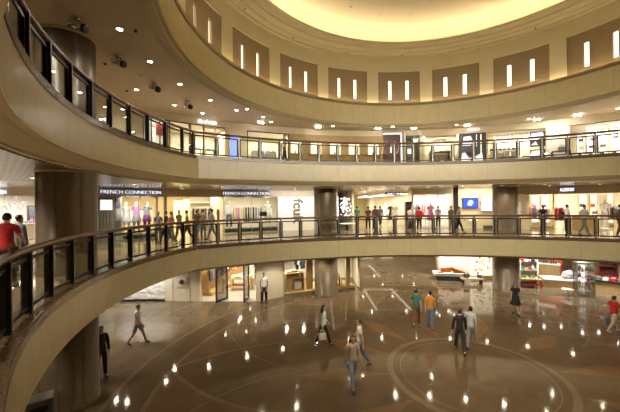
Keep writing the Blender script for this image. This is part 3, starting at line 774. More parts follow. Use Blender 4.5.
def blob_goods(nm, label, cat, M, m, kind, group=None, s=1.0):
    b = MB()
    if kind == 'bag':
        b.box(-.15 * s, .15 * s, -.06 * s, .06 * s, 0, .22 * s, .03); o = tag(b.obj(nm, m, None, M), label, cat, group); h = MB(); h.tube([(-.08 * s, 0, .21 * s), (-.06 * s, 0, .31 * s), (.06 * s, 0, .31 * s), (.08 * s, 0, .21 * s)], .012 * s, 6); h.obj('handle', m, o)
    elif kind == 'vase':
        b.lathe([(.05 * s, 0), (.09 * s, .06 * s), (.10 * s, .13 * s), (.05 * s, .22 * s), (.035 * s, .26 * s), (.05 * s, .29 * s)], 16); o = tag(b.obj(nm, m, None, M), label, cat, group)
    elif kind == 'bottle':
        b.lathe([(.04 * s, 0), (.045 * s, .01), (.045 * s, .16 * s), (.018 * s, .21 * s), (.018 * s, .26 * s)], 12); o = tag(b.obj(nm, m, None, M), label, cat, group); h = MB(); h.lathe([(.021 * s, .255 * s), (.021 * s, .285 * s)], 12); h.obj('cap', BLACK, o)
    elif kind == 'shoe':
        b.add([], []); bm_ = MB()
        b.box(-.045 * s, .045 * s, -.13 * s, .13 * s, 0, .025 * s, .008); o = tag(b.obj(nm, BLACK, None, M), label, cat, group)
        h = MB(); h.ball((0, -.05 * s, .04 * s), (.042 * s, .085 * s, .04 * s), 10, 6); h.ball((0, .07 * s, .055 * s), (.038 * s, .055 * s, .055 * s), 10, 6); h.obj('upper', m, o)
    elif kind == 'box':
        b.box(-.12 * s, .12 * s, -.09 * s, .09 * s, 0, .12 * s, .01); o = tag(b.obj(nm, m, None, M), label, cat, group); h = MB(); h.box(-.125 * s, .125 * s, -.095 * s, .095 * s, .115 * s, .15 * s, .006); h.obj('lid', m, o)
    elif kind == 'pot':
        b.lathe([(.06 * s, 0), (.09 * s, .12 * s), (.095 * s, .14 * s), (.08 * s, .14 * s), (.07 * s, .10 * s)], 16); o = tag(b.obj(nm, m, None, M), label, cat, group); h = MB(); h.ball((0, 0, .2 * s), (.10 * s, .10 * s, .10 * s), 10, 8); h.obj('plant', mat('leaf_green', (.06, .16, .04), .6), o)
    return o
# blue screen on the beige wall
wallseg('wall_upper', 226, 247, R3, .2, F3, HZ3, CREAMW)
M, w, _, _ = span(230, 240, R3 - .04); t = thing('wall_screen', 'tall blue lit screen on the beige wall of upper gallery', 'screen', M @ Matrix.Translation((0, 0, F3 + .35)))
mb = MB(); mb.box(-w / 2 - .04, w / 2 + .04, -.03, .04, -.04, 1.52); mb.obj('frame', STEEL, t); mb = MB(); mb.box(-w / 2, w / 2, -.037, -.03, 0, 1.48); mb.obj('lit_panel', BLUEL, t)
mb = MB(); mb.box(-.1, .1, -.02, .04, -.39, -.04); mb.obj('foot', STEEL, t)
# second window
room(247, 289, R3, 2.2, F3, HZ3, CREAMW, 90)
framed_window('window_5', 247, 289, R3 - .02, F3, HZ3 - .02, DARKWOOD, SHOPGLASS, 1)
for x, lb in ((258, 'left'), (270, 'right')):
    M = frame(phi_of(x, R3 + .7, 140), R3 + .7, F3); t = thing('easel', 'dark easel with white board, %s of two in second shop window' % lb, 'easel', M, 'easels in the window')
    a = MB(); a.tube([(-.3, 0, 0), (-.12, 0, 1.5)], .02, 6); a.tube([(.3, 0, 0), (.12, 0, 1.5)], .02, 6); a.tube([(0, .4, 0), (0, .02, 1.45)], .02, 6); a.box(-.33, .33, -.04, -.02, .5, .54); a.obj('legs', DARKWOOD, t)
    a = MB(); a.box(-.36, .36, -.06, -.03, .56, 1.15); a.obj('board', WHITE, t); a = MB(); a.box(-.36, .36, -.065, -.06, .56, .6); a.box(-.36, .36, -.065, -.06, 1.11, 1.15); a.box(-.36, -.32, -.065, -.06, .6, 1.11); a.box(.32, .36, -.065, -.06, .6, 1.11); a.obj('border', DARKWOOD, t)
for i, x in enumerate((252, 263.5, 274, 280)):
    M = frame(phi_of(x, R3 + 1.3, 140), R3 + 1.3, F3); t = thing('pedestal', 'white pedestal, %s from left in second upper shop window' % nth(i), 'pedestal', M, 'white pedestals'); a = MB(); a.box(-.17, .17, -.17, .17, 0, .95, .01); a.obj('block', WHITE, t); a = MB(); a.box(-.19, .19, -.19, .19, .95, .98); a.obj('slab', WHITE, t)
    blob_goods('vase', 'pale green vase on the %s white pedestal of second window' % nth(i), 'vase', M @ Matrix.Translation((0, 0, .98)), mat('celadon', (.35, .48, .38), .25), 'vase', 'vases on pedestals', 1.1)
# honey wood wall with lit square niches
wallseg('wall_wood_upper', 289, 383, R3, .2, F3, HZ3, PALEWOOD)
for i, (a, b) in enumerate(((291, 301), (311, 321), (330.5, 340), (349.5, 358.5), (368.5, 378))):
    M, w, _, _ = span(a, b, R3 - .06); w = .72; t = thing('wall_display_case', 'lit square display case in wood wall, %s from the left' % nth(i), 'display case', M @ Matrix.Translation((0, 0, 8.84)), 'square cases in the wood wall')
    mb = MB(); h = w / 2; mb.box(-h, h, .045, .06, 0, w); mb.box(-h - .02, -h, -.06, .06, -.02, w + .02); mb.box(h, h + .02, -.06, .06, -.02, w + .02); mb.box(-h, h, -.06, .06, -.02, 0); mb.box(-h, h, -.06, .06, w, w + .02); mb.obj('case', CREAMW, t)
    mb = MB(); mb.box(-h + .01, h - .01, .035, .044, .01, w - .01); mb.obj('lit_back', BOXC, t)
    blob_goods('watch_stand', 'small dark ornament inside the %s lit case of the wood wall' % nth(i), 'ornament', M @ Matrix.Translation((.08 if i % 2 else -.05, -.01, 8.86)), DGREY, 'vase', 'ornaments in the cases', .5)
# maroon door with ring emblem and white lit frame
M, w, _, _ = span(383, 402.5, R3 - .0); t = struct(bpy.data.objects.new('door_1', None)); COL.objects.link(t); t.matrix_basis = M @ Matrix.Translation((0, 0, F3))
h = w / 2; mb = MB(); mb.box(-h, h - .12, 0, .08, 0, 2.32); mb.obj('leaf', MAROON, t)
mb = MB(); mb.box(-h, h, -.02, .1, 2.36, 2.44); mb.box(h - .10, h - .03, -.02, .1, 0, 2.36); mb.obj('lit_frame', BOXW, t)
mb = MB(); mb.box(-h - .05, h + .05, -.05, .1, 2.44, 2.5); mb.box(h - .03, h + .05, -.05, .1, 0, 2.44); mb.obj('frame', DARKWOOD, t)
mb = MB(); n = 40; pa = [(-.12 + .50 * cos(2 * pi * k / n + 2), -.015, 1.42 + .50 * sin(2 * pi * k / n + 2)) for k in range(n - 4)]; mb.tube(pa, .018, 6); mb.obj('ring_emblem', STEEL, t)
mb = MB(); mb.box(-.17, -.07, -.02, 0, 1.12, 1.55); mb.box(-.17, -.07, -.02, 0, 1.62, 1.70); mb.obj('handle', STEEL, t)
# green grey window
wallseg('wall_upper', 402.5, 406, R3, .2, F3, HZ3, CREAMW); wallseg('wall_upper', 419.5, 424, R3, .2, F3, HZ3, CREAMW)
room(406, 419.5, R3, 1.2, F3, HZ3, mat('grey_green_wall', (.16, .18, .13), .5), 12)
framed_window('window_6', 406, 419.5, R3 - .02, F3, HZ3, DARKWOOD, SHOPGLASS, 2)
for i, (x, z) in enumerate(((409.5, 8.95), (415.5, 9.6))):
    M, w, _, _ = span(x - 2, x + 2, R3 + .5); mb = MB(); mb.box(-w / 2, w / 2, -.03, .03, 0, .34); o = tag(mb.obj('lit_picture', BOXW, None, M @ Matrix.Translation((0, 0, z))), 'small white lit picture in grey green window, %s' % ('lower left one', 'upper right one')[i], 'picture')
    mb = MB(); mb.box(-w / 2 - .03, w / 2 + .03, .03, .05, -.03, .37); mb.obj('frame', DARKWOOD, o); mb = MB(); mb.box(-.03, .03, .05, .60, .1, .16); mb.obj('bracket', BRONZE, o)
# cream display wall with arch and letters
wallseg('wall_upper', 424, 458.5, R3 + .5, .2, F3, HZ3, CREAMW); side('wall_upper_return', 424, R3, .5, F3, HZ3, CREAMW); side('wall_upper_return', 458.5, R3, .5, F3, HZ3, CREAMW)
M, w, _, _ = span(427, 456, R3 + .38); mb = MB(); n = 20; pts = [(w / 2 * cos(pi * k / n), 9.45 + .5 * sin(pi * k / n)) for k in range(n + 1)]
vs = [(x, 0, z) for x, z in pts] + [(x * .93, 0, 9.45 + (z - 9.45) * .86) for x, z in pts]
mb.M = M; mb.add(vs, [(k, k + 1, n + 2 + k, n + 1 + k) for k in range(n)]); o = struct(mb.obj('trim_20', GOLDWOOD)); so = o.modifiers.new('t', 'SOLIDIFY'); so.thickness = .06
M, w, _, _ = span(432, 445, R3 + .44)
t = thing('wall_lettering', 'small dark letters in a row on the cream display wall', 'sign', M @ Matrix.Translation((0, 0, 9.74))); text('letters', 'LI OCER', .24, Matrix(), DGREY, t, sx=1.1)
# shelf with shoes
M, w, _, _ = span(429.5, 450, R3 + .3); t = thing('wall_shelf', 'dark shelf with shoes on the cream display wall under letters', 'shelf', M @ Matrix.Translation((0, 0, 8.95))); mb = MB(); mb.box(-w / 2, w / 2, -.18, .18, 0, .04); mb.obj('board', DARKWOOD, t); mb = MB()
for sx in (-1, 1): mb.box(sx * (w / 2 - .06) - .02, sx * (w / 2 - .06) + .02, -.15, .18, -1.1, 0)
mb.obj('leg', DARKWOOD, t)
for i in range(5): blob_goods('shoe', 'dark shoe, %s from left on shelf of the cream display wall' % nth(i), 'shoe', M @ Matrix.Translation((-.1 + .16 * i - (.45 if i == 0 else 0), 0, 8.99)) @ Matrix.Rotation(.4, 4, 'Z'), DGREY if i % 2 else cw['brown'], 'shoe', 'shoes on the upper wall shelf', 1.0)
for i, dx in enumerate((-.3, .42)): blob_goods('handbag', 'dark handbag on floor below the shoe shelf, %s one' % ('left', 'right')[i], 'bag', M @ Matrix.Translation((dx, -.4, F3)) @ Matrix.Diagonal((1.2, 1.2, 2.2, 1)), DGREY, 'bag', 'handbags below the shoe shelf', 1.2)
p = M @ Vector((0, -.2, 0)); area('display_wall_lamp', (p.x, p.y - .1, 10.0), (2.2, .3), 55, NEUT, (0, 0, M.to_euler().z))
# big dark poster
M, w, _, _ = span(459, 486, R3 - .08); t = thing('window_poster', 'large dark blue poster with white figure beside the cream display wall', 'poster', M @ Matrix.Translation((0, 0, F3)))
h = w / 2; mb = MB(); mb.box(-h, h, 0, .1, 0, 2.2); mb.obj('frame', DARKWOOD, t); mb = MB(); mb.box(-h + .07, h - .07, -.012, 0, .12, 2.12); mb.obj('print', mat('poster_blue', (.055, .065, .11), .4), t)
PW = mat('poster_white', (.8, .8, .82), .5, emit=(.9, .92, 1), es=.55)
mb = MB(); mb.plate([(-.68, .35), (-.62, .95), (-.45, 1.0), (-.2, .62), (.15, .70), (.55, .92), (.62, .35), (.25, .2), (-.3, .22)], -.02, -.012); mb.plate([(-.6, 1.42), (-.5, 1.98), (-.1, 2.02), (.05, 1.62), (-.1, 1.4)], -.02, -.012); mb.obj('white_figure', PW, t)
mb = MB(); mb.box(.22, .26, -.02, -.012, 1.35, 2.1); mb.box(h - .32, h - .26, -.02, -.012, .2, 2.1); mb.obj('stripe', BOXC, t)
mb = MB(); mb.plate([(-.3, .75), (-.25, .9), (.0, .95), (.1, .85), (-.1, .78)], -.024, -.02); mb.plate([(-.15, .5), (.1, .62), (.15, .55), (-.05, .42)], -.024, -.02); mb.obj('dark_detail', DGREY, t)
wallseg('wall_upper', 458.5, 487, R3 + .03, .2, F3, HZ3, CREAMW)
def sign(nm, label, body, x0, x1, R, z, size, y, panel=True, m=None):
    M, w, _, _ = span(x0, x1, R, y); t = thing(nm, label, 'sign', M @ Matrix.Translation((0, 0, z)))
    if panel: mb = MB(); mb.box(-w / 2 - .08, w / 2 + .08, 0, .05, -size * .55, size * .55); mb.obj('backing_panel', SIGNB, t)
    text('letters', body, size, Matrix.Translation((0, -.02, 0)), m or SIGNW, t, .02, fit=w, bold=-.008 if size < .29 else 0.0); return t
sign('lit_shop_sign', 'white lit sign letters on the ceiling edge above the dark blue poster', 'ANGELS', 467, 479.5, R3 - .08, 10.27, .24, 126, False)
sign('lit_shop_sign', 'white lit script sign above the white glass fronted shop, far left', 'isle of made', 198, 216.5, R3 - .1, 10.26, .30, 122, False)
# cream display with shelf, bright strips
room(487, 547, R3, 1.0, F3, HZ3 - .05, CREAMW, 100)
for i, x in enumerate((494.5, 510, 518, 524)):
    M, w, _, _ = span(x - .5, x + .5, R3 + .9); mb = MB(); mb.box(-.04, .04, -.03, .03, 0, 1.3); o = tag(mb.obj('wall_light_strip', BOXC, None, M @ Matrix.Translation((0, 0, 8.6))), 'thin vertical light strip, %s from left on cream wall by the picture boards' % nth(i), 'light', 'vertical light strips'); mb = MB(); mb.box(-.06, .06, .03, .06, -.03, 1.33); mb.obj('backing', GOLDWOOD, o)
M, w, _, _ = span(492, 517, R3 + .6); t = thing('wall_shelf', 'white shelf with row of dark items between cream wall light strips', 'shelf', M @ Matrix.Translation((0, 0, 8.86))); mb = MB(); mb.box(-w / 2, w / 2, -.16, .36, 0, .05); mb.obj('board', WHITE, t); mb = MB()
for sx in (-1, 0, 1): mb.box(sx * (w / 2 - .05) - .02, sx * (w / 2 - .05) + .02, -.1, .36, -1.01, 0)
mb.obj('leg', WHITE, t)
for i in range(7): blob_goods('handbag', 'dark handbag, %s from left on white shelf between light strips' % nth(i), 'bag', M @ Matrix.Translation((-.72 + .24 * i, 0, 8.91)) @ Matrix.Diagonal((.7, .8, .7, 1)), (DGREY, cw['brown'], BLACK)[i % 3], 'bag', 'handbags on the white shelf', 1)
for i in range(3): blob_goods('handbag', 'black handbag on floor, %s from left under the white shelf' % nth(i), 'bag', M @ Matrix.Translation((-.6 + .5 * i, -.35, F3)) @ Matrix.Diagonal((1, 1, 1.6, 1)), DGREY, 'bag', 'handbags under the white shelf', 1.3)
for i, (z0, z1, dsc) in enumerate(((8.98, 9.86, 'upper'), (8.05, 8.78, 'lower'))):
    M, w, _, _ = span(530, 545.5, R3 + .12); t = thing('picture_board', 'black and white picture board, %s of the stacked pair' % dsc, 'picture', M @ Matrix.Translation((0, 0, z0)), 'stacked picture boards'); H_ = z1 - z0
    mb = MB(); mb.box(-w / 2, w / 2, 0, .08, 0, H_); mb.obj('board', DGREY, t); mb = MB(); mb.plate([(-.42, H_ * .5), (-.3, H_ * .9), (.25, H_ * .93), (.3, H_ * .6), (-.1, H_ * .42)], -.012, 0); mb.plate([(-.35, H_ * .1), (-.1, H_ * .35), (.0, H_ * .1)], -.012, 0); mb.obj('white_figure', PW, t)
    mb = MB(); mb.box(-.03, .03, .08, .86, H_ * .4, H_ * .4 + .05); mb.obj('bracket', BRONZE, t)
wallseg('wall_upper', 547, 569, R3, .2, F3, HZ3, WHITE)
t = boxstand('side_table', 'dark side table in front of the bright cream wall, upper gallery right', 560.5, R3 - .5, F3, .8, .62, .4, DARKWOOD)
blob_goods('handbag', 'grey handbag on dark side table of upper gallery', 'bag', frame(phi_of(561.5, R3 - .5, 140), R3 - .5, F3 + .66), GREY, 'bag', None, 1.1)
p = frame(phi_of(558, R3 - .9, 140), R3 - .9, 10.3).translation; area('wall_wash_lamp', p, (1.0, .2), 30, NEUT, (radians(20), 0, -phi_of(558, R3, 140)))
# far right shop with white lit shelves
room(569, 720, R3, 2.4, F3, HZ3 - .05, CREAMW, 300)
for i, (a, b) in enumerate(((577, 583), (587, 596), (599, 606), (611, 618), (619.5, 627), (630, 640))):
    M, w, _, _ = span(a, b, R3 + 1.9); t = thing('lit_shelf_unit', 'white lit shelf unit, %s from left in far right upper shop' % nth(i), 'shelf', M @ Matrix.Translation((0, 0, F3)), 'lit shelf units of the far right shop'); h = w / 2
    mb = MB(); mb.box(-h, h, .16, .2, 0, 2.05); mb.obj('lit_back', BOXW, t); mb = MB(); mb.box(-h - .03, -h, -.2, .2, 0, 2.05); mb.box(h, h + .03, -.2, .2, 0, 2.05); mb.obj('side_panel', WHITE, t)
    for z in (.5, .95, 1.4, 1.85): mb = MB(); mb.box(-h, h, -.2, .16, z, z + .03); mb.obj('shelf', WHITE, t)
    for k, z in enumerate((.53, .98, 1.43)): blob_goods('handbag', 'small bag on %s board of the %s lit shelf unit' % (('lowest', 'middle', 'top')[k], nth(i)), 'bag', M @ Matrix.Translation((.05 * (k - 1), -.03, F3 + z)), (cw['brown'], cw['beige'], DGREY)[(i + k) % 3], 'bag', 'bags on the lit shelf units', .85)
t = boxstand('low_table', 'dark wooden low table in the far right upper shop', 580, R3 + .5, F3, .9, .55, .5, DARKWOOD)
# little halogen clusters on the ceiling edge
# ------------------------------------------------------------------ middle gallery shops
R2 = 22.7; H2 = 6.17; YM = 200
def span2(x0, x1, R=R2): return span(x0, x1, R, YM)
TAUPE = mat('taupe_bulkhead', (.40, .33, .23), .35, var=.04)
wallseg('wall_header_middle', 99, 338, R2, .3, H2, C2 + .02, TAUPE, YM)
wallseg('wall_header_middle', 412, 494, R2, .3, H2 + .08, C2 + .02, CREAMW, YM); wallseg('wall_header_middle', 494, 760, R2, .3, H2 - .06, C2 + .02, TAUPE, YM)
sign('shop_name_sign', 'white lit sign FRENCH CONNECTION nearest the left round column, over mannequins', 'FRENCH CONNECTION', 101, 161, R2 - .12, 6.40, .27, YM)
sign('shop_name_sign', 'white lit sign FRENCH CONNECTION farther right, over the white shirt mannequin', 'FRENCH CONNECTION', 223.5, 269.5, R2 - .12, 6.40, .27, YM)
sign('lit_shop_sign', 'white lit sign over the right hand shops of middle gallery', 'ALLESSORY', 560, 574.5, R2 - .12, 6.37, .30, YM)
D2 = 27.2
wallseg('wall_shop_back', 96, 190, D2, .1, F2, C2, mat('warm_yellow_wall', (.62, .50, .24), .6), YM); wallseg('wall_shop_back', 190, 280, D2, .1, F2, C2, CREAMW, YM); wallseg('wall_shop_back', 412, 494, R2 + 2.6, .1, F2, C2, WHITE, YM); wallseg('wall_shop_back', 494, 760, D2, .1, F2, C2, CREAMW, YM)
for x in (98, 157, 223): side('wall_shop_side', x, R2 + .3, D2 - R2 - .3 if x != 157 else .4, F2, C2, CREAMW, YM)
wallseg('wall_front_middle', 98, 114, R2, .25, F2, H2, GREY, YM)
# left end: bright shop past the column, on the round line
RL = 22.0
def spanL(x0, x1, R=RL): return span(x0, x1, R, YM, CX, CY)
wallseg('wall_header_left', -60, 70, RL, .3, 6.25, C2, WHITE, YM, CX, CY); wallseg('wall_shop_back', -90, 98, RL + 4, .1, F2, C2, WHITE, YM, CX, CY)
M, w, _, _ = spanL(-3, 6.5, RL - .1); t = thing('lit_shop_sign', 'white lit block letters at the far left edge, middle gallery', 'sign', M @ Matrix.Translation((0, 0, 6.42))); text('letters', 'TEN', .26, Matrix(), SIGNW, t, fit=w)
p = frame(phi_of(12, RL + 1.6, YM, CX, CY), RL + 1.6, 6.4, CX, CY).translation; area('shop_ceiling_lamp', p, (4, 1.5), 340, NEUT, (0, 0, .8))
M, w, _, _ = spanL(27, 36, RL + 2.0); t = thing('wall_picture', 'tall dark framed picture panel left of the near column', 'picture', M @ Matrix.Translation((0, 0, F2 + .25))); mb = MB(); mb.box(-w / 2, w / 2, -.03, .05, -.25, 1.75); mb.obj('frame', DARKWOOD, t); mb = MB(); mb.box(-w / 2 + .08, w / 2 - .08, -.04, -.03, 0, 1.65); mb.obj('print', mat('dark_teal_print', (.06, .09, .10), .4, var=.7, scale=3), t)
for i, (x, r, c) in enumerate(((-1, 1.4, 'a'), (12, 1.5, 'b'), (25, 1.3, 'c'))):
    M = frame(phi_of(x, RL + r, YM, CX, CY), RL + r, F2, CX, CY); t = thing('shop_counter', 'white shop counter in the bright left end shop, %s from left' % nth(i), 'counter', M, 'white counters, left end shop'); mb = MB(); mb.box(-.4, .4, -.2, .2, 0, .9, .02); mb.obj('body', WHITE, t); mb = MB(); mb.box(-.43, .43, -.3, .3, .9, .95); mb.obj('countertop', WHITE, t)
    for k in range(4): blob_goods(('vase', 'bottle', 'box', 'vase')[k], 'small item on the %s white counter, %s from left' % (nth(i), nth(k)), 'goods', M @ Matrix.Translation((-.33 + .22 * k, 0, .95)), (GREY, cw['pink'], cw['beige'], mat('celadon', (.35, .48, .38), .25))[(k + i) % 4], ('vase', 'bottle', 'box', 'vase')[k], 'goods on the white counters', 1.0)
for i in range(6):   # twinkling pendants of the bright shop
    M = frame(phi_of(4 + 4 * i, RL + 1.0 + .4 * (i % 2), YM, CX, CY), RL + 1.0 + .4 * (i % 2), 5.55 + .12 * (i % 3), CX, CY); t = thing('pendant_ornament', 'grey hanging ring ornament, %s from left in the left end shop' % nth(i), 'ornament', M, 'hanging ornaments'); mb = MB(); mb.tube([(.14 * cos(2 * pi * k / 16), 0, .14 * sin(2 * pi * k / 16)) for k in range(17)], .015, 6); mb.obj('ring', GREY, t); mb = MB(); mb.tube([(0, 0, .14), (0, 0, C2 - M.translation.z)], .006, 6); mb.obj('cord', GREY, t)
# light box and grey poster column beside the near column
M, w, _, _ = span2(99.5, 112.5, R2 - .12); t = thing('light_box', 'white light box on grey tiled wall just right of the near column', 'light box', M @ Matrix.Translation((0, 0, 5.42))); mb = MB(); mb.box(-w / 2, w / 2, -.05, .06, 0, .58); mb.obj('case', STEEL, t); mb = MB(); mb.box(-w / 2 + .03, w / 2 - .03, -.055, -.05, .03, .55); mb.obj('lit_face', BOXW, t)
mb = MB(); M, w, _, _ = span2(99.5, 112.5, R2 - .03)
mb.M = M @ Matrix.Translation((0, 0, F2))
for i in range(7):
    for j in range(4): mb.box(-w / 2 + w * j / 4 + .01, -w / 2 + w * (j + 1) / 4 - .01, -.03, .0, .05 + i * .235, .27 + i * .235)
struct(mb.obj('wall_tiling', mat('grey_tile', (.20, .19, .18), .35, var=.25, scale=2)))
M, w, _, _ = span2(113.8, 120.5, R2 + .1); t = thing('poster_column', 'narrow grey column of stacked posters beside the three mannequins', 'poster', M @ Matrix.Translation((0, 0, F2))); mb = MB(); mb.box(-w / 2, w / 2, -.1, .1, 0, H2 - F2); mb.obj('board', GREY, t)
for k in range(3): mb = MB(); mb.box(-w / 2 + .04, w / 2 - .04, -.115, -.1, .55 + .6 * k, 1.05 + .6 * k); mb.obj('poster', mat('grey_print_%d' % k, ((.1, .1, .11), (.25, .25, .26), (.07, .07, .09))[k], .4, var=.8, scale=4), t)
# mannequins in the two windows
def mannequin(label, pos, rz, tp, bt, sk=None, pose=None, sl='short', group=None):
    return person('mannequin', label, 'mannequin', pos, rz, 1.95, pose or STAND, tp and cw[tp], sl, bt and cw[bt], hair=None, skirt=sk, skin=MANQ, slim=.92, female=True, shoes=MANQ, face=False, group=group)
def plinth(label, x0, x1, R, h, z=F2, d=.45, m=None, y=YM):
    M, w, _, _ = span(x0, x1, R, y); t = thing('window_plinth', label, 'plinth', M @ Matrix.Translation((0, 0, z))); mb = MB(); mb.box(-w / 2, w / 2, -d, d, 0, h - .04); mb.obj('base', m or DGREY, t); mb = MB(); mb.box(-w / 2 - .02, w / 2 + .02, -d - .02, d + .02, h - .04, h); mb.obj('top', m or DGREY, t); return t
plinth('low dark plinth under the three white mannequins', 121.5, 155, R2 + .75, .22)
for x, tp, bt, lb in ((126, 'silver', None, 'white mannequin in silver dress, leftmost of three'), (136.2, 'pink', 'grey', 'white mannequin in pink top, middle of three'), (146.8, 'grey', 'purple', 'white mannequin in grey top and purple bottom, rightmost of three')):
    po = dict(STAND, arml=(.1, .25, .5), armr=(.1, .25, .5)) if tp == 'grey' else STAND
    q = frame(phi_of(x, R2 + .65, YM), R2 + .65, F2 + .22).translation; mannequin(lb, q, face_to(q), tp, bt, (cw[tp], 1.0, .62, .14, .22) if bt is None else (cw[bt], 1.0, .66, .14, .2), po)
plinth('low dark plinth under mannequins in the wider shop window', 224.5, 276, R2 + .75, .25)
q = frame(phi_of(228.8, R2 + .65, YM), R2 + .65, F2 + .25).translation; mannequin('white mannequin in white shirt and blue jeans, in wider shop window', q, face_to(q), 'white', 'jeans', sl='long')
q = frame(phi_of(267.8, R2 + .65, YM), R2 + .65, F2 + .25).translation; mannequin('white mannequin in cream dress with black bag, in wider shop window', q, face_to(q), 'offwhite', None, (cw['offwhite'], 1.0, .5, .14, .3), dict(STAND, armr=(.3, .2, 1.2)))
blob_goods('handbag', 'large black handbag held by the cream dress mannequin', 'bag', Matrix.Translation(q + Vector((-.30, -.30, .82))) @ Matrix.Diagonal((1.7, 1.3, 1.5, 1)), BLACK, 'bag')
framed_window('window_7', 121, 156.5, R2 + .05, F2, H2, STEEL, SHOPGLASS, 2, YM, .03); framed_window('window_8', 224, 277.5, R2 + .05, F2, H2, STEEL, SHOPGLASS, 2, YM, .03)
# hanging clothes
def garment_mesh(m, ln, w, kind):
    b = MB(); h = ln
    out = [(-w * .16, 0), (-w * .5, -.10), (-w * .62, -.42), (-w * .46, -.46), (-w * .38, -.26), (-w * .42, -h), (w * .42, -h), (w * .38, -.26), (w * .46, -.46), (w * .62, -.42), (w * .5, -.10), (w * .16, 0)] if kind == 'shirt' else [(-w * .14, 0), (-w * .3, -.06), (-w * .26, -.4), (-w * .5, -h), (w * .5, -h), (w * .26, -.4), (w * .3, -.06), (w * .14, 0)]
    b.plate(out, -.035, .035); me = b.mesh('garment_body', m); return me
HOOK = MB().tube([(0, 0, -.02), (0, 0, .07), (.03, 0, .10), (.05, 0, .08)], .008, 6).mesh('hanger', STEEL)
def garment(M, m, label, group, ln=.8, w=.5, kind='shirt'):
    t = thing('hanging_dress' if kind == 'dress' else 'hanging_shirt', label, 'garment', M, group)
    o = bpy.data.objects.new('cloth', garment_mesh(m, ln, w, kind)); COL.objects.link(o); o.parent = t; so = o.modifiers.new('b', 'BEVEL'); so.width = .02; so.segments = 2
    o = bpy.data.objects.new('hanger', HOOK); COL.objects.link(o); o.parent = t; return t
def rack(label, M, w, h=1.5, m=STEEL):
    t = thing('clothes_rack', label, 'clothes rack', M); b = MB(); b.tube([(-w / 2, 0, 0), (-w / 2, 0, h), (w / 2, 0, h), (w / 2, 0, 0)], .018, 8); b.obj('frame', m, t); b = MB()
    for sx in (-1, 1): b.box(sx * w / 2 - .025, sx * w / 2 + .025, -.3, .3, 0, .03)
    b.obj('foot', m, t); return t
def rack_of(where, x0, x1, R, cols, kind='shirt', y=YM, z=F2, h=1.5, ln=.8, angle=1.1, cx=AX, cy=AY):
    M, w, _, _ = span(x0, x1, R, y, cx, cy); M = M @ Matrix.Translation((0, 0, z)); rack('steel clothes rack ' + where, M, w, h)
    for i, c in enumerate(cols):
        garment(M @ Matrix.Translation((-w / 2 + w * (i + .5) / len(cols), 0, h - .09)) @ Matrix.Rotation(angle, 4, 'Z'), cw[c], '%s %s, %s from left on rack %s' % (c, kind, nth(i), where), 'clothes on the rack ' + where, ln, .5, kind)
rack_of('behind the white shirt mannequin', 232, 262, R2 + 2.0, ['yellow', 'beige', 'pink', 'offwhite', 'yellow', 'black', 'navy', 'jeans', 'black', 'grey', 'silver', 'grey'], 'dress', ln=1.1, h=1.8)
rack_of('left of the wider window', 217, 224, R2 + 1.4, ['brown', 'olive', 'khaki', 'brown'], ln=.9, h=1.7)
rack_of('deep in the crowd shop', 192, 214, D2 - .8, ['brown', 'grey', 'black', 'khaki', 'grey', 'brown', 'silver', 'black', 'olive'], ln=.8, h=1.75)
M, w, _, _ = span2(190, 211, D2 - .4); mb = MB(); mb.box(-w / 2, w / 2, -.15, .39, 0, .05); t = tag(mb.obj('wall_shelf', WHITE, None, M @ Matrix.Translation((0, 0, 5.85))), 'long pale shelf high on the back wall of the crowd shop', 'shelf')
mb = MB(); mb.box(-w / 2, w / 2, .0, .04, -.04, -.005); mb.obj('light_strip', BOXC, t)
for a, b_, z0, z1, lb in ((173.5, 183, 4.3, 6.0, 'left'), (183.4, 189.5, 4.0, 6.08, 'right')):
    M, w, _, _ = span2(a, b_, R2 + 3.6); t = thing('backlit_panel', 'pale yellow lit panel behind the crowd, %s of the two' % lb, 'panel', M @ Matrix.Translation((0, 0, F2)), 'pale yellow panels'); mb = MB(); mb.box(-w / 2, w / 2, -.02, .03, .0, z1 - F2); mb.obj('panel', mat('lit_yellow_panel', (.8, .7, .3), .5, emit=(1, .86, .36), es=.8), t); mb = MB(); mb.box(-w / 2 - .04, -w / 2, -.04, .04, 0, z1 - F2 + .03); mb.obj('post', GOLDWOOD, t)
M, w, _, _ = span2(164, 166.5, R2 + .15); mb = MB(); mb.M = M; mb.box(-w / 2, w / 2, -.1, .1, F2, H2); struct(mb.obj('column_shopfront', GREY))
M, w, _, _ = span2(210.5, 217.5, R2 + 2.4); mb = MB(); mb.box(-w / 2, w / 2, -.03, .03, 0, .6); o = tag(mb.obj('hanging_banner', WHITE, None, M @ Matrix.Translation((0, 0, 5.6))), 'white banner hanging above the crowd left of wider window', 'banner'); mb = MB(); mb.tube([(-w / 2, 0, .6), (-w / 2, 0, C2 - 5.6)], .008, 6); mb.tube([(w / 2, 0, .6), (w / 2, 0, C2 - 5.6)], .008, 6); mb.obj('cord', STEEL, o)
# white wall with turned lettering
wallseg('wall_front_middle', 278, 338.5, R2, .25, F2, H2, WHITE, YM)
M, w, _, _ = span2(292, 303, R2 - .03); t = thing('wall_lettering', 'grey letters fcuk turned on their side on the white wall', 'sign', M @ Matrix.Translation((0, 0, 5.16)))
o = text('letters', 'fcuk', .98, Matrix.Rotation(pi / 2, 4, 'Y'), mat('letter_grey', (.16, .15, .13), .5), t, sx=1.06, bold=.028)
p = frame(phi_of(300, R2 - 1.1, YM), R2 - 1.1, C2 - .1).translation; area('wall_wash_lamp', p, (3.6, .2), 70, NEUT, (radians(25), 0, -phi_of(300, R2, YM)))
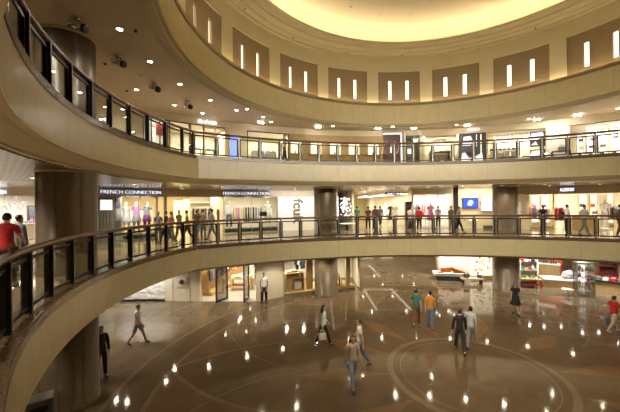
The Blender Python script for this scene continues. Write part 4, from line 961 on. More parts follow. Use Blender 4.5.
# crystal display right of the middle column
random.seed(3)
M, w, _, _ = span2(339, 351, R2 - .3); t = thing('crystal_chandelier', 'glittering white crystal hanging display right of the middle column', 'chandelier', M @ Matrix.Translation((0, 0, 4.75))); b = MB()
for i in range(80):
    x, y, z = random.gauss(0, .16), random.gauss(0, .14), random.uniform(0, 1.35); b.ball((x * (1.4 - z * .5), y, z), random.uniform(.02, .045), 6, 4)
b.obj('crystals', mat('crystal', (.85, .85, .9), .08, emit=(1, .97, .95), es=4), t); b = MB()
for x in (-.15, 0, .15): b.tube([(x, 0, .5), (x, 0, C2 - 4.75)], .008, 6)
b.obj('wires', STEEL, t)
M, w, _, _ = span2(341, 352, R2 - .85); t = thing('display_table', 'low round pale display table under the crystal display', 'table', M @ Matrix.Translation((0, 0, F2))); b = MB(); b.lathe([(.6, .42), (.6, .48)], 24); b.obj('tabletop', WHITE, t); b = MB(); b.lathe([(.3, 0), (.08, .04), (.08, .42)], 16); b.obj('base', BRONZE, t)
p = M @ Vector((0, -.5, 6.4)); area('crystal_lamp', p, (.4, .4), 40, NEUT)
# the passage
X0 = at(353, 206, 24).x; X1 = at(404, 206, 22.5).x
mb = MB(); mb.box(X0 - .1, X0, 23.4, 44, F2, C2); struct(mb.obj('wall_passage_left', CREAMW)); mb = MB(); mb.box(X1 + .9, X1 + 1.0, 23.6, 44, F2, C2); struct(mb.obj('wall_passage_right', CREAMW)); mb = MB(); mb.box(X0 - .1, X1 + 1, 44, 44.1, F2, C2); struct(mb.obj('wall_passage_end', YELLOWW))
a_, b_ = at(360, 201.2, 36), at(404.5, 192.5, 23.2)
a_.z = b_.z = 6.32; d_ = b_ - a_; t = thing('linear_ceiling_light', 'long bright cove light running diagonally along the passage ceiling', 'light', Matrix.Translation(a_) @ Matrix.Rotation(atan2(d_.y, d_.x), 4, 'Z')); mb = MB(); mb.box(0, d_.length, -.3, .3, 0, .14); mb.obj('trough', WHITE, t); mb = MB(); [mb.tube([(k, 0, .14), (k, 0, C2 - 6.32)], .01, 6) for k in (.6, d_.length / 2, d_.length - .6)]; mb.obj('hanger', STEEL, t); mb = MB(); mb.box(.02, d_.length - .02, -.26, .26, -.02, 0); mb.obj('diffuser', mat('linear_diffuser', (.9, .9, .85), .4, emit=(1, .93, .75), es=5), t)
for i, (yy, xx) in enumerate(((27, X0 + .06), (30.5, X0 + .06), (35, X0 + .06))):
    t = thing('passage_window', 'bright shop window along left wall of the passage, %s from the gallery' % nth(i), 'window', Matrix.Translation((xx, yy, F2 + .3)) @ Matrix.Rotation(-pi / 2, 4, 'Z'), 'bright passage windows'); mb = MB(); mb.box(-1.2, 1.2, 0, .04, 0, 2.0); mb.obj('lit_pane', BOXC, t); mb = MB(); mb.box(-1.25, -1.2, -.02, .06, -.3, 2.05); mb.box(1.2, 1.25, -.02, .06, -.3, 2.05); mb.box(-1.2, 1.2, -.02, .06, 2.0, 2.05); mb.obj('frame', DARKWOOD, t)
for i, (x, d, tp) in enumerate(((386, 27, 'white'), (391, 26.5, 'black'), (395, 25.6, 'offwhite'))):
    q = on2(x, d); mannequin('mannequin in %s in the passage, %s of the three there' % (tp, ('left', 'middle', 'right')[i]), q, face_to(q), tp, None, (cw[tp], 1.0, .45, .14, .2))
# hanging direction sign
M, w, _, _ = span2(385.3, 400, R2 - 1.0); t = thing('hanging_direction_sign', 'dark blue hanging sign with white marks over the passage mouth', 'sign', M @ Matrix.Translation((0, 0, 6.22))); mb = MB(); mb.box(-w / 2, w / 2, -.05, .05, 0, .22); mb.obj('case', mat('sign_navy', (.02, .02, .06), .3), t); mb = MB(); mb.tube([(-w * .3, 0, .22), (-w * .3, 0, C2 - 6.22)], .012, 6); mb.tube([(w * .3, 0, .22), (w * .3, 0, C2 - 6.22)], .012, 6); mb.obj('hanger', STEEL, t)
mat('sign_white', (.7, .7, .85), .4, emit=(.8, .82, 1), es=.6); mb = MB(); mb.plate([(-.42, .11), (-.3, .19), (-.3, .13), (-.02, .13), (-.02, .09), (-.3, .09), (-.3, .03)], -.057, -.051); mb.obj('pointer', MATS['sign_white'], t); mb = MB(); mb.plate([(.28, .05), (.42, .17), (.48, .08), (.45, .05)], -.057, -.051); mb.obj('arrow', MATS['sign_white'], t)
# dark stand, pink shop
M, w, _, _ = span2(405, 411, R2 - .15); t = thing('display_cabinet', 'dark tall cabinet at right corner of the passage mouth', 'cabinet', M @ Matrix.Translation((0, 0, F2))); mb = MB(); mb.box(-w / 2, w / 2, -.25, .25, 0, 1.98, .02); mb.obj('body', DARKWOOD, t); mb = MB(); mb.box(-w / 2 + .05, w / 2 - .05, -.27, -.25, .1, 1.9); mb.obj('door', BLACK, t)
framed_window('window_9', 413, 450, R2 + .02, F2, H2 + .05, mat('pink_frame', (.6, .40, .36), .4), SHOPGLASS, 3, YM, .05)
side('wall_shop_side', 412, R2 + .3, 2.3, F2, C2, WHITE, YM); side('wall_shop_side', 451.5, R2 + .3, 2.3, F2, C2, WHITE, YM)
rack_of('inside the pink framed shop', 415, 432, R2 + 1.6, ['pink', 'red', 'white', 'salmon', 'pink', 'offwhite', 'silver', 'pink'], 'dress', h=1.85, ln=1.0)
for i, (x, tp) in enumerate(((415.5, 'silver'), (429.5, 'pink'))):
    q = frame(phi_of(x + 1.2, R2 + .6, YM), R2 + .6, F2).translation; mannequin('mannequin in %s in the pink framed window, %s one' % (tp, ('left', 'right')[i]), q, face_to(q), tp, None, (cw[tp], 1.0, .5, .14, .26))
p = frame(phi_of(431, R2 + 1.3, YM), R2 + 1.3, C2 - .1).translation; area('shop_ceiling_lamp', p, (4, 1), 260, NEUT, (0, 0, -phi_of(431, R2, YM)))
M, w, _, _ = span2(453.5, 458, R2 - .9); mb = MB(); mb.M = M; mb.box(-w / 2, w / 2, -.12, .12, F2, C2); struct(mb.obj('column_grey', DGREY))
# cream wall with screen, light boxes
wallseg('wall_front_middle', 451.5, 494, R2, .25, F2, H2 + .08, CREAMW, YM)
M, w, _, _ = span2(463, 477.5, R2 - .08); t = thing('wall_television', 'wall television showing blue picture, left of the right column', 'television', M @ Matrix.Translation((0, 0, 5.24))); mb = MB(); mb.box(-w / 2 - .04, w / 2 + .04, -.03, .07, -.04, .72, .01); mb.obj('case', BLACK, t); mb = MB(); mb.box(-w / 2, w / 2, -.034, -.03, 0, .68); mb.obj('screen', TVBLUE, t); mb = MB(); mb.plate([(-.2, .2), (-.1, .5), (.1, .55), (.22, .4), (.05, .15)], -.037, -.034); mb.obj('bright_figure', mat('screen_figure', (.4, .5, .9), .4, emit=(.55, .7, 1), es=1.1), t)
for i, (z0, z1) in enumerate(((5.56, 5.98), (5.02, 5.50))):
    M, w, _, _ = span2(481.5, 491.5, R2 - .12); t = thing('light_box', 'white light box poster right of the television, %s of two' % ('upper', 'lower')[i], 'light box', M @ Matrix.Translation((0, 0, z0))); mb = MB(); mb.box(-w / 2 - .03, w / 2 + .03, -.03, .06, -.02, z1 - z0 + .02); mb.obj('case', STEEL, t); mb = MB(); mb.box(-w / 2, w / 2, -.034, -.03, 0, z1 - z0); mb.obj('lit_face', BOXW, t)
for i, x in enumerate((462.5, 476.5, 489)):
    M = frame(phi_of(x, R2 - .1, YM), R2 - .1, 6.06); t = thing('wall_lamp', 'small shaded wall lamp above the television wall, %s from left' % nth(i), 'lamp', M, 'wall lamps over the television wall'); mb = MB(); mb.tube([(0, .1, .08), (0, -.12, .1)], .012, 6); mb.obj('arm', BRONZE, t); mb = MB(); mb.lathe([(.03, .10), (.14, .02), (.13, .02), (.03, .085)], 16, 0, -.14); mb.obj('lamp_shade', WHITE, t); mb = MB(); mb.ball((0, -.14, .04), .05, 10, 8); mb.obj('bulb', mat('bulb_glow', (1, .95, .8), .4, emit=(1, .88, .62), es=30), t)
M, w, _, _ = span2(461, 493, R2 - .02); q = frame(phi_of(477, R2 - .8, YM), R2 - .8, C2 - .1).translation; area('wall_wash_lamp', q, (2.5, .2), 45, WARM, (radians(25), 0, -phi_of(477, R2, YM)))
M, w, _, _ = span2(483, 492.5, R2 - .09); t = thing('floor_heater', 'dark slotted vent box at the foot of television wall', 'vent', M @ Matrix.Translation((0, 0, F2))); mb = MB(); mb.box(-w / 2, w / 2, -.06, .08, 0, .2); mb.obj('case', BRONZE, t); mb = MB(); [mb.box(-w / 2 + .02, w / 2 - .02, -.066, -.06, .03 + .05 * k, .05 + .05 * k) for k in range(3)]; mb.obj('slat', GREY, t)
M, w, _, _ = span2(470, 476, R2 - .10); mb = MB(); mb.box(-.28, .28, -.01, .06, 0, .09); t = tag(mb.obj('lit_label_strip', BOXC, None, M @ Matrix.Translation((0, 0, 4.3))), 'small yellow lit strip low on television wall', 'sign'); mb = MB(); mb.box(-.30, .30, .02, .065, -.02, .11); mb.obj('holder', STEEL, t)
# right hand shops
wallseg('wall_front_middle', 494, 528.5, R2, .25, F2, H2, CREAMW, YM)
M, w, _, _ = span2(521, 526.5, R2 - .06); t = thing('wall_notice', 'grey notice board on cream wall right of the right column', 'notice', M @ Matrix.Translation((0, 0, 4.8))); mb = MB(); mb.box(-w / 2, w / 2, -.01, .05, 0, .8); mb.obj('board', mat('notice_grey', (.38, .35, .30), .5), t); mb = MB(); [mb.box(-w / 2 + .05, w / 2 - .05, -.015, -.01, .12 + .2 * k, .2 + .2 * k) for k in range(3)]; mb.obj('lines', GREY, t)
side('wall_shop_side', 528.5, R2 + .3, D2 - R2 - .3, F2, C2, CREAMW, YM); side('wall_shop_side', 553.5, R2 + .3, .7, F2, C2, YELLOWW, YM)
rack_of('in the bright right hand shop', 538, 550, R2 + 1.1, ['white', 'pink', 'offwhite', 'salmon', 'white', 'pink', 'silver'], ln=.8)
rack_of('of red clothes beside the black bag', 555.5, 563, R2 - .05 + .9, ['red', 'red', 'pink', 'red', 'red'], ln=.9, h=1.55)
rack_of('at left edge of the bright right hand shop', 529.8, 536, R2 + .9, ['red', 'white', 'pink', 'grey'], ln=.8, h=1.6)
plinth('low pale plinth across the bright right hand shop', 531, 552, R2 + .4, .18, m=PALEWOOD)
for i, (a, b2) in enumerate(((531.5, 539), (541, 549), (579, 587), (590, 597), (607, 613))):
    M, w, _, _ = span2(a, b2, D2 - .35); t = thing('lit_shelf_unit', 'lit shelf unit on back wall of right hand middle shops, %s from left' % nth(i), 'shelf', M @ Matrix.Translation((0, 0, F2)), 'lit shelves of the right hand middle shops'); h = w / 2; mb = MB(); mb.box(-h, h, .2, .24, .3, 2.3); mb.obj('lit_back', BOXC if i > 1 else BOXW, t); mb = MB(); mb.box(-h - .04, -h, -.2, .24, 0, 2.34); mb.box(h, h + .04, -.2, .24, 0, 2.34); mb.obj('side_panel', GOLDWOOD, t)
    for z in (.3, .85, 1.4, 1.95): mb = MB(); mb.box(-h, h, -.2, .2, z, z + .03); mb.obj('shelf', WHITE, t)
    for k, z in enumerate((.88, 1.43)): blob_goods('handbag', 'bag on %s board of the %s back wall shelf, middle gallery' % (('lower', 'upper')[k], nth(i)), 'bag', M @ Matrix.Translation((.08 * (1 - 2 * k), 0, F2 + z)), (DGREY, cw['red'], cw['brown'])[(i + k) % 3], 'bag', 'bags on the back wall shelves', 1.1)
q = frame(phi_of(604, R2 + .5, YM), R2 + .5, F2 + .12).translation; mannequin('white mannequin in white top in far right cream shop', q, face_to(q), 'white', 'white'); plinth('low plinth under the white mannequin of far right cream shop', 600.5, 607.5, R2 + .5, .12, m=WHITE)
rack_of('of dark clothes right of white mannequin', 609, 618, R2 + 1.6, ['black', 'grey', 'brown', 'black', 'olive', 'grey'], ln=.85, h=1.6)
M, w, _, _ = span2(571, 596, R2 + .9); t = thing('shop_counter', 'long pale sales counter in the cream shop behind striding person', 'counter', M @ Matrix.Translation((0, 0, F2))); mb = MB(); mb.box(-w / 2, w / 2, -.3, .3, 0, .95, .015); mb.obj('body', PALEWOOD, t); mb = MB(); mb.box(-w / 2 - .03, w / 2 + .03, -.34, .34, .95, 1.0); mb.obj('countertop', WHITE, t)
for (x, pw_, wd) in ((128, 100, 3.5), (180, 230, 5), (250, 190, 4.5), (541, 210, 2.6), (585, 210, 4), (640, 180, 4)):
    q = frame(phi_of(x, R2 + 2.2, YM), R2 + 2.2, C2 - .08).translation; area('shop_ceiling_lamp', q, (wd, 1.6), pw_, NEUT if x > 200 else (1, .92, .78), (0, 0, -phi_of(x, R2, YM)))
for (yy, pw_) in ((27, 180), (33, 180), (39, 180)): area('passage_lamp', ((X0 + X1) / 2 + .4, yy, C2 - .2), (1.5, 1.5), pw_, NEUT)

for x in (127, 137, 148, 228.8, 248, 267.8):       # unseen spots added before the shop windows to brighten the mannequins
    q = frame(phi_of(x, R2 - 1.5, YM), R2 - 1.5, C2 - .1).translation; tg = frame(phi_of(x, R2 + .65, YM), R2 + .65, F2 + 1.5).translation; l = bpy.data.lights.new('mannequin_fill_spot', 'SPOT'); l.energy = 300; l.color = NEUT; l.spot_size = radians(42); l.spot_blend = .6; l.shadow_soft_size = .05
    o = bpy.data.objects.new('mannequin_fill_spot', l); COL.objects.link(o); o.location = q; o.rotation_euler = (tg - q).to_track_quat('-Z', 'Y').to_euler()
# ------------------------------------------------------------------ ground floor shops
def wallpts(nm, P, z0, z1, m, t=.12, away=(0, 30)):
    mb = MB()
    for a, b in zip(P, P[1:]):
        a, b = Vector(a[:2]), Vector(b[:2]); d = (b - a).normalized(); n = Vector((-d.y, d.x))
        if n.dot(Vector(away)) < 0: n = -n
        q = [(a.x, a.y), (b.x, b.y), (b.x + n.x * t, b.y + n.y * t), (a.x + n.x * t, a.y + n.y * t)]; mb.prism(q, z0, z1)
    return struct(mb.obj(nm, m))
g = lambda x, y: gz(x, y, 0)
def lamps(nm, p, size, power, col=NEUT, rot=(0, 0, 0), **k):
    # shop lamps of the ground floor: small recessed spots in two rows
    nx = max(1, round(size[0] / 1.1)); ny = 2 if size[1] > .7 else 1
    for i in range(nx):
        for j in range(ny):
            l = bpy.data.lights.new(nm, 'SPOT'); l.energy = power / (nx * ny) * 2.6; l.color = col; l.spot_size = radians(150); l.spot_blend = .7; l.shadow_soft_size = .06
            o = bpy.data.objects.new(nm, l); COL.objects.link(o); c_, s_ = cos(rot[2]), sin(rot[2]); dx = ((i + .5) / nx - .5) * size[0]; dy = ((j + .5) / ny - .5) * size[1]
            o.location = (p[0] + dx * c_ - dy * s_, p[1] + dx * s_ + dy * c_, p[2]); o.rotation_euler = (rot[0], 0, rot[2])
A0, A1, A2, A3, A4, A5, A6 = g(120, 301.5), g(165, 301), g(200, 301.4), g(258, 301.8), g(283, 296.6), g(315, 291), g(359, 287)
ZC = C1
# silver wavy panel and what lies left of it
SILVER = mat('wavy_silver_panel', (.74, .72, .67), .3, .1, scale=5, var=.3, stretch=(.7, .7, 3), bump=1.0)
t = thing('textured_wall_panel', 'silver rippled wall panel at ground level, left of white wall', 'wall panel', RZ((A0 + A1) / 2 + Vector((0, .05, 0)), atan2(A1.y - A0.y, A1.x - A0.x))); L_ = (A1 - A0).length
random.seed(5); mb = MB(); nx, nz_ = 70, 44; vs = []
for i in range(nx + 1):
    for j in range(nz_ + 1):
        x = -L_ / 2 + L_ * i / nx; z = .12 + 2.2 * j / nz_; vs.append((x, -.05 - .035 * noise.noise(Vector((x * 3.2, z * 7, 1.3))) , z))
mb.add(vs, [(i * (nz_ + 1) + j, (i + 1) * (nz_ + 1) + j, (i + 1) * (nz_ + 1) + j + 1, i * (nz_ + 1) + j + 1) for i in range(nx) for j in range(nz_)], True); mb.obj('rippled_sheet', SILVER, t)
mb = MB(); mb.box(-L_ / 2, L_ / 2, -.1, .1, 0, .12); mb.obj('base', BRONZE, t); mb = MB(); mb.box(-L_ / 2, L_ / 2, .0, .1, .12, 2.4); mb.obj('backing', GREY, t)
q = (A0 + A1) / 2; lamps('panel_wash_lamp', (q.x, q.y - .9, ZC - .08), (L_ * .8, .2), 150, NEUT, (radians(25), 0, 0))
WALLG = mat('cream_ground_wall', (.70, .63, .48), .5, var=.02)
wallpts('wall_left_far', [(-22, A0.y - 9), (A0.x - .4, A0.y + .02), A0], 0, ZC, WALLG)
wallpts('wall_white_ground', [A1, A2], 0, ZC, WALLG); wallpts('wall_white_return', [A2, A2 + Vector((-.6, .35, 0))], 0, ZC, WALLG)
wallpts('wall_pillar_front', [A3, A4], 0, ZC, WALLG); wallpts('wall_pillar_left', [A3, A3 + Vector((.3, 3.5, 0))], 0, ZC, WALLG); wallpts('wall_pillar_right', [A4, A4 + Vector((-1.1, 2.6, 0))], 0, ZC, WALLG)
d = (A2 - A1).normalized(); rz = atan2(d.y, d.x); q = g(182, 301.2)
t = thing('fire_hose_cabinet', 'round red and dark fire hose reel on the white ground floor wall', 'fire hose', RZ(q + Vector((0, -.05, 1.15)), rz)); mb = MB(); mb.M = Matrix.Rotation(pi / 2, 4, 'X'); mb.lathe([(.14, -.0), (.14, .06), (.05, .07)], 24); mb.obj('reel', mat('hose_red', (.16, .045, .03), .4), t); mb = MB(); mb.M = Matrix.Rotation(pi / 2, 4, 'X'); mb.lathe([(.07, .05), (.07, .10), (.02, .11)], 16); mb.obj('hub', DGREY, t); mb = MB(); mb.box(-.32, .32, .0, .03, -.32, .32); mb.obj('plate', WALLG, t)
mb = MB()
for s_x in (-.55, .5): mb.box(s_x - .012, s_x + .012, -.015, .05, 0, 2.1)
mb.box(-.55, .5, -.015, .05, 2.08, 2.1); struct(mb.obj('trim_30', CREAM_D, None, RZ(q + Vector((0, 0, 0)), rz)))
# entrance shop
SHOPF = mat('pale_shop_floor', (.50, .46, .40), .18, var=.05)
mb = MB(); mb.prism([(A2.x, A2.y + .02), (A3.x, A3.y + .02), (A3.x + 5, A3.y + 9), (A2.x - 3.5, A2.y + 9)], .001, .012); struct(mb.obj('floor_entrance_shop', SHOPF))
mb = MB(); mb.box(A2.x - 4, A3.x + 5, A2.y + 8.6, A2.y + 8.7, 0, ZC); struct(mb.obj('wall_shop_back_ground', CREAMW))
wallpts('wall_shop_left', [A2 + Vector((-.62, .3, 0)), A2 + Vector((.8, 8.5, 0))], 0, ZC, GOLDWOOD, away=(-5, 0)); wallpts('wall_shop_right', [A3 + Vector((.6, 3.4, 0)), A3 + Vector((2.0, 8.5, 0))], 0, ZC, WHITE, away=(5, 0))
for k in range(3): lamps('entrance_shop_lamp', ((A2.x + A3.x) / 2 + .3 * k, A2.y + 1.6 + 2.4 * k, ZC - .06), (2.4, 1.0), 190, (1, .90, .72))
def rack_line(where, a, b, cols, kind='shirt', h=1.5, ln=.8):
    a, b = Vector(a), Vector(b); dd = b - a; M = RZ((a + b) / 2, atan2(dd.y, dd.x)); w = dd.length; rack('steel clothes rack ' + where, M, w, h)
    for i, c in enumerate(cols): garment(M @ Matrix.Translation((-w / 2 + w * (i + .5) / len(cols), 0, h - .09)) @ Matrix.Rotation(.9, 4, 'Z'), cw[c], '%s %s, %s from the entrance on rack %s' % (c, kind, nth(i), where), 'clothes on the rack ' + where, ln, .5, kind)
b0 = g(203, 297); rack_line('left of the open glass door', (b0.x + .25, b0.y + .3, .21), (b0.x + .85, b0.y + 2.6, .21), ['grey', 'silver', 'beige', 'navy', 'bluegrey', 'navy', 'grey', 'bluegrey', 'white'], h=1.55)
mb = MB(); mb.box(-.3, .3, -1.4, 1.4, 0, .18); t = tag(mb.obj('display_platform', GOLDWOOD, None, RZ((b0.x + .6, b0.y + 1.5, .012), -.26)), 'low golden wood platform under the rack left of the open glass door', 'platform')
mb = MB(); mb.box(-.32, .32, -1.42, 1.42, .18, .2); mb.obj('top_board', PALEWOOD, t)
b1 = g(226, 286.5); rack_line('deep on the left wall of entrance shop', (b1.x - .5, b1.y - .6, 0), (b1.x + .5, b1.y + 3.2, 0), ['salmon', 'white', 'black', 'brown', 'orange', 'beige', 'white', 'salmon', 'red', 'brown'], h=1.75)
def door_leaf(x, y, lb, ang):
    q = g(x, y); t = struct(bpy.data.objects.new('door_%d' % (2 if x < 230 else 3), None)); COL.objects.link(t); t.matrix_basis = RZ(q, ang); w = .95
    mb = MB(); mb.box(0, .10, -.03, .03, .0, 2.35); mb.box(w - .08, w, -.03, .03, .0, 2.35); mb.box(.1, w - .08, -.03, .03, 0, .12); mb.box(.1, w - .08, -.03, .03, 2.25, 2.35); mb.obj('frame', BRONZE, t); mb = MB(); mb.box(.1, w - .08, -.006, .006, .12, 2.25); mb.obj('pane', SHOPGLASS, t); mb = MB(); mb.tube([(w - .12, -.05, .8), (w - .12, -.05, 1.4)], .015, 8); mb.box(w - .13, w - .11, -.05, 0, .85, .87); mb.box(w - .13, w - .11, -.05, 0, 1.33, 1.35); mb.obj('handle', STEEL, t)
door_leaf(216, 303, 'l', 1.05); door_leaf(244, 302.8, 'r', 1.45)
mb = MB(); M = RZ((0, 0, 0)); e0, e1 = A2, A3; dd = e1 - e0; mb.M = RZ((e0 + e1) / 2, atan2(dd.y, dd.x)); mb.box(-dd.length / 2, dd.length / 2, -.05, .15, 2.38, ZC); struct(mb.obj('wall_header_ground', WALLG))
# carpet outline
q = g(237, 293.5); mb = MB()
for (x0, x1, y0, y1) in ((-1.5, 1.5, -1.2, -1.1), (-1.5, 1.5, 2.2, 2.3), (-1.5, -1.4, -1.2, 2.3), (1.4, 1.5, -1.2, 2.3)): mb.box(x0, x1, y0, y1, .001, .006)
struct(mb.obj('floor_inlay', mat('brown_inlay', (.20, .13, .07), .3), None, RZ(q + Vector((.1, .6, .012)), .1)))
q = g(240.5, 291.5); t = thing('display_table', 'honey wooden table piled with folded clothes inside the entrance shop', 'table', RZ(q + Vector((0, .5, .012)), .05)); mb = MB(); mb.box(-.72, .72, -.45, .45, .72, .78); mb.obj('tabletop', GOLDWOOD, t); mb = MB(); mb.box(-.66, .66, -.40, .40, .28, .33); mb.obj('shelf', GOLDWOOD, t); mb = MB()
for sx in (-.66, .66):
    for sy in (-.4, .4): mb.box(sx - .04, sx + .04, sy - .04, sy + .04, 0, .72)
mb.obj('leg', GOLDWOOD, t); T0 = t.matrix_basis
for i in range(5):
    for j in range(2):
        c = ('white', 'beige', 'khaki', 'offwhite', 'silver', 'bluegrey')[(i * 2 + j) % 6]; b = MB(); nl = 3
        for k in range(nl): b.box(-.12, .12, -.15, .15, .05 * k, .05 * k + .045, .015)
        tag(b.obj('folded_shirt_pile', cw[c], None, T0 @ Matrix.Translation((-.56 + .28 * i, -.2 + .4 * j, .78))), 'pile of folded %s shirts, %s from left in %s row on honey table' % (c, nth(i), ('front', 'back')[j]), 'clothes', 'folded clothes on the honey table')
for i in range(3):
    q = g(253 + 1.2 * i, 284 - 3.0 * i); t = thing('shelf_stack', 'shelf of pastel goods by the right wall of entrance shop, %s from the door' % nth(i), 'shelf', RZ((q.x + .1, q.y, .012), 1.4), 'pastel shelves of entrance shop'); mb = MB(); mb.box(-.36, .36, .15, .18, 0, 2.0); mb.box(-.38, -.36, -.15, .18, 0, 2.0); mb.box(.36, .38, -.15, .18, 0, 2.0); mb.obj('carcass', WHITE, t)
    for z in (.35, .75, 1.15, 1.55, 1.95): mb = MB(); mb.box(-.36, .36, -.15, .15, z, z + .03); mb.obj('shelf', WHITE, t)
    for z in (.38, .78, 1.18, 1.58):
        for k in range(3): b = MB(); b.box(-.11, .11, -.1, .1, 0, .18, .02); cc = ('purple', 'bluegrey', 'pink', 'salmon')[(k + i + int(z * 10)) % 4]; tag(b.obj('folded_towel', cw[cc], None, t.matrix_basis @ Matrix.Translation((-.235 + .235 * k, 0, z))), 'folded %s cloth on the %s pastel shelf, board %s, place %s' % (cc, nth(i), nth(int(z * 2.5)), nth(k)), 'clothes', 'cloths on the pastel shelves')
# window with wooden cabinet
mb = MB(); mb.box(A4.x - .3, A6.x, 24.2, 24.3, 0, ZC); struct(mb.obj('wall_window_back', WHITE))
d45 = (A6 - A4); L45 = d45.length; R45 = atan2(d45.y, d45.x)
t = thing('window_platform', 'low honey wood platform along the ground floor display window', 'platform', RZ((A4 + A6) / 2, R45)); mb = MB(); mb.box(-L45 / 2 + .05, L45 / 2 - .3, .0, 2.0, 0, .14); mb.obj('base', PALEWOOD, t); mb = MB(); mb.box(-L45 / 2 + .05, L45 / 2 - .3, -.03, 2.02, .14, .17); mb.obj('top_board', PALEWOOD, t)
TW = t.matrix_basis
def inwin(x, dy, z=.17): 
    q = g(x, 292); k = (q.xy - A4.xy).dot(d45.xy.normalized()) - L45 / 2; return TW @ Matrix.Translation((k, dy, z))
wd = GOLDWOOD
t = thing('wooden_cabinet', 'golden wooden cabinet with open front holding a white box, in display window', 'cabinet', inwin(294.2, .75)); mb = MB(); mb.box(-.62, -.57, -.3, .3, 0, 1.05); mb.box(.57, .62, -.3, .3, 0, 1.05); mb.box(-.57, .57, .26, .3, 0, 1.05); mb.box(-.57, .57, -.3, .26, 0, .05); mb.box(-.57, .57, -.3, .26, .72, .76); mb.box(-.2, -.16, -.3, .26, .05, .72); mb.obj('carcass', wd, t); mb = MB(); mb.box(-.64, .64, -.32, .32, 1.05, 1.09); mb.obj('top', wd, t); mb = MB(); mb.box(-.56, -.21, -.31, -.29, .06, .71); mb.obj('door', wd, t)
TC = t.matrix_basis
mb = MB(); mb.box(-.25, .25, -.18, .18, 0, .36, .02); o = tag(mb.obj('storage_box', WHITE, None, TC @ Matrix.Translation((.2, -.08, .05))), 'white storage box inside the golden cabinet', 'box'); mb = MB(); mb.box(-.26, .26, -.19, .19, .34, .40, .01); mb.obj('lid', WHITE, o)
for i, c in enumerate(('offwhite', 'beige', 'white')): b = MB(); [b.box(-.15, .15, -.18, .18, .06 * k, .06 * k + .05, .015) for k in range(2 + i % 2)]; tag(b.obj('folded_shirt_pile', cw[c], None, TC @ Matrix.Translation((-.35 + .36 * i, 0, 1.09))), 'pile of folded %s cloth on top of the golden cabinet' % c, 'clothes')
for i, (x, c, ln) in enumerate(((300, 'black', .9), (303.5, 'white', 1.2), (306, 'navy', .75))):
    Mg = inwin(x, .9, 2.15); garment(Mg @ Matrix.Rotation(.3, 4, 'Z'), cw[c], '%s garment hanging in the display window, %s from left' % (c, nth(i)), 'garments hanging in the display window', ln, .45)
Mr = inwin(303, .9); t = thing('hanging_rail', 'thin ceiling hung rail carrying three garments in the display window', 'rail', Mr @ Matrix.Translation((0, 0, 2.07))); mb = MB(); mb.tube([(-.8, 0, 0), (.8, 0, 0)], .014, 6); mb.obj('bar', STEEL, t); mb = MB(); mb.tube([(-.7, 0, 0), (-.7, 0, ZC - 2.24)], .008, 6); mb.tube([(.7, 0, 0), (.7, 0, ZC - 2.24)], .008, 6); mb.obj('wire', STEEL, t)
for x0, x1, dy, lb in ((307.5, 314.5, .45, 'left of the middle column'), (353.5, 358.5, .05, 'right of middle column by the passage')):
    a_, b_ = inwin(x0, dy, 0).translation, inwin(x1, dy, 0).translation; w = (b_ - a_).length; mb = MB(); mb.box(-w / 2, w / 2, -.05, .05, 0, ZC - .18); o = tag(mb.obj('wooden_screen_panel', GOLDWOOD, None, RZ((a_ + b_) / 2 + Vector((0, 0, .17)), R45)), 'tall golden wood panel ' + lb, 'panel'); mb = MB(); mb.box(-w / 2 - .03, -w / 2, -.07, .07, 0, ZC - .18); mb.obj('edge_strip', PALEWOOD, o)
# table with chair right of the column
t = thing('side_table', 'pale table draped in cloth right of the middle column', 'table', inwin(339, .6)); mb = MB(); mb.box(-.5, .5, -.35, .35, .72, .77); mb.obj('tabletop', GOLDWOOD, t); mb = MB()
for sx in (-.45, .45):
    for sy in (-.3, .3): mb.box(sx - .03, sx + .03, sy - .03, sy + .03, 0, .72)
mb.obj('leg', DARKWOOD, t); mb = MB(); mb.box(-.3, .3, -.36, .36, .775, .80); mb.box(-.3, .3, -.39, -.365, .5, .80); tag(mb.obj('folded_cloth', cw['offwhite'], None, t.matrix_basis), 'off white cloth lying over the table right of the middle column', 'cloth')
t = thing('wooden_chair', 'yellow wooden chair beside the table right of the middle column', 'chair', inwin(348.6, .7) @ Matrix.Rotation(.8, 4, 'Z')); mb = MB(); mb.box(-.22, .22, -.22, .22, .43, .47); mb.obj('seat', GOLDWOOD, t)
for sx in (-.2, .2):
    for sy in (-.2, .2): mb = MB(); mb.box(sx - .02, sx + .02, sy - .02, sy + .02, 0, .43 if sy < 0 else .95); mb.obj('leg', GOLDWOOD, t)
mb = MB(); [mb.box(-.2, .2, .19, .21, z, z + .07) for z in (.6, .74, .88)]; mb.obj('backrest', GOLDWOOD, t)
mb = MB(); mb.box(-.2, .2, -.02, .02, 0, 1.0); o = tag(mb.obj('white_art_board', WHITE, None, inwin(339, 1.3, 1.15)), 'white board on the wall behind the draped table', 'board'); mb = MB(); mb.box(-.03, .03, -.0, .04, -.98, 0); mb.obj('stand', STEEL, o)
q = inwin(297, 1.0, 0).translation; lamps('window_lamp', (q.x, q.y, ZC - .06), (2.2, .8), 230, (1, .92, .76)); q = inwin(343, .9, 0).translation; lamps('window_lamp', (q.x, q.y, ZC - .06), (1.4, .8), 150, (1, .92, .76))
q = TW @ Vector((0, -.02, 0)); mb = MB(); mb.M = RZ(q, R45); mb.box(-L45 / 2, L45 / 2, -.02, .04, ZC - .12, ZC); struct(mb.obj('trim_31', WALLG)); mb = MB(); mb.M = RZ(q, R45); mb.box(-L45 / 2 + .02, L45 / 2 - .25, -.006, .006, 0, ZC - .12); struct(mb.obj('window_10', SHOPGLASS))
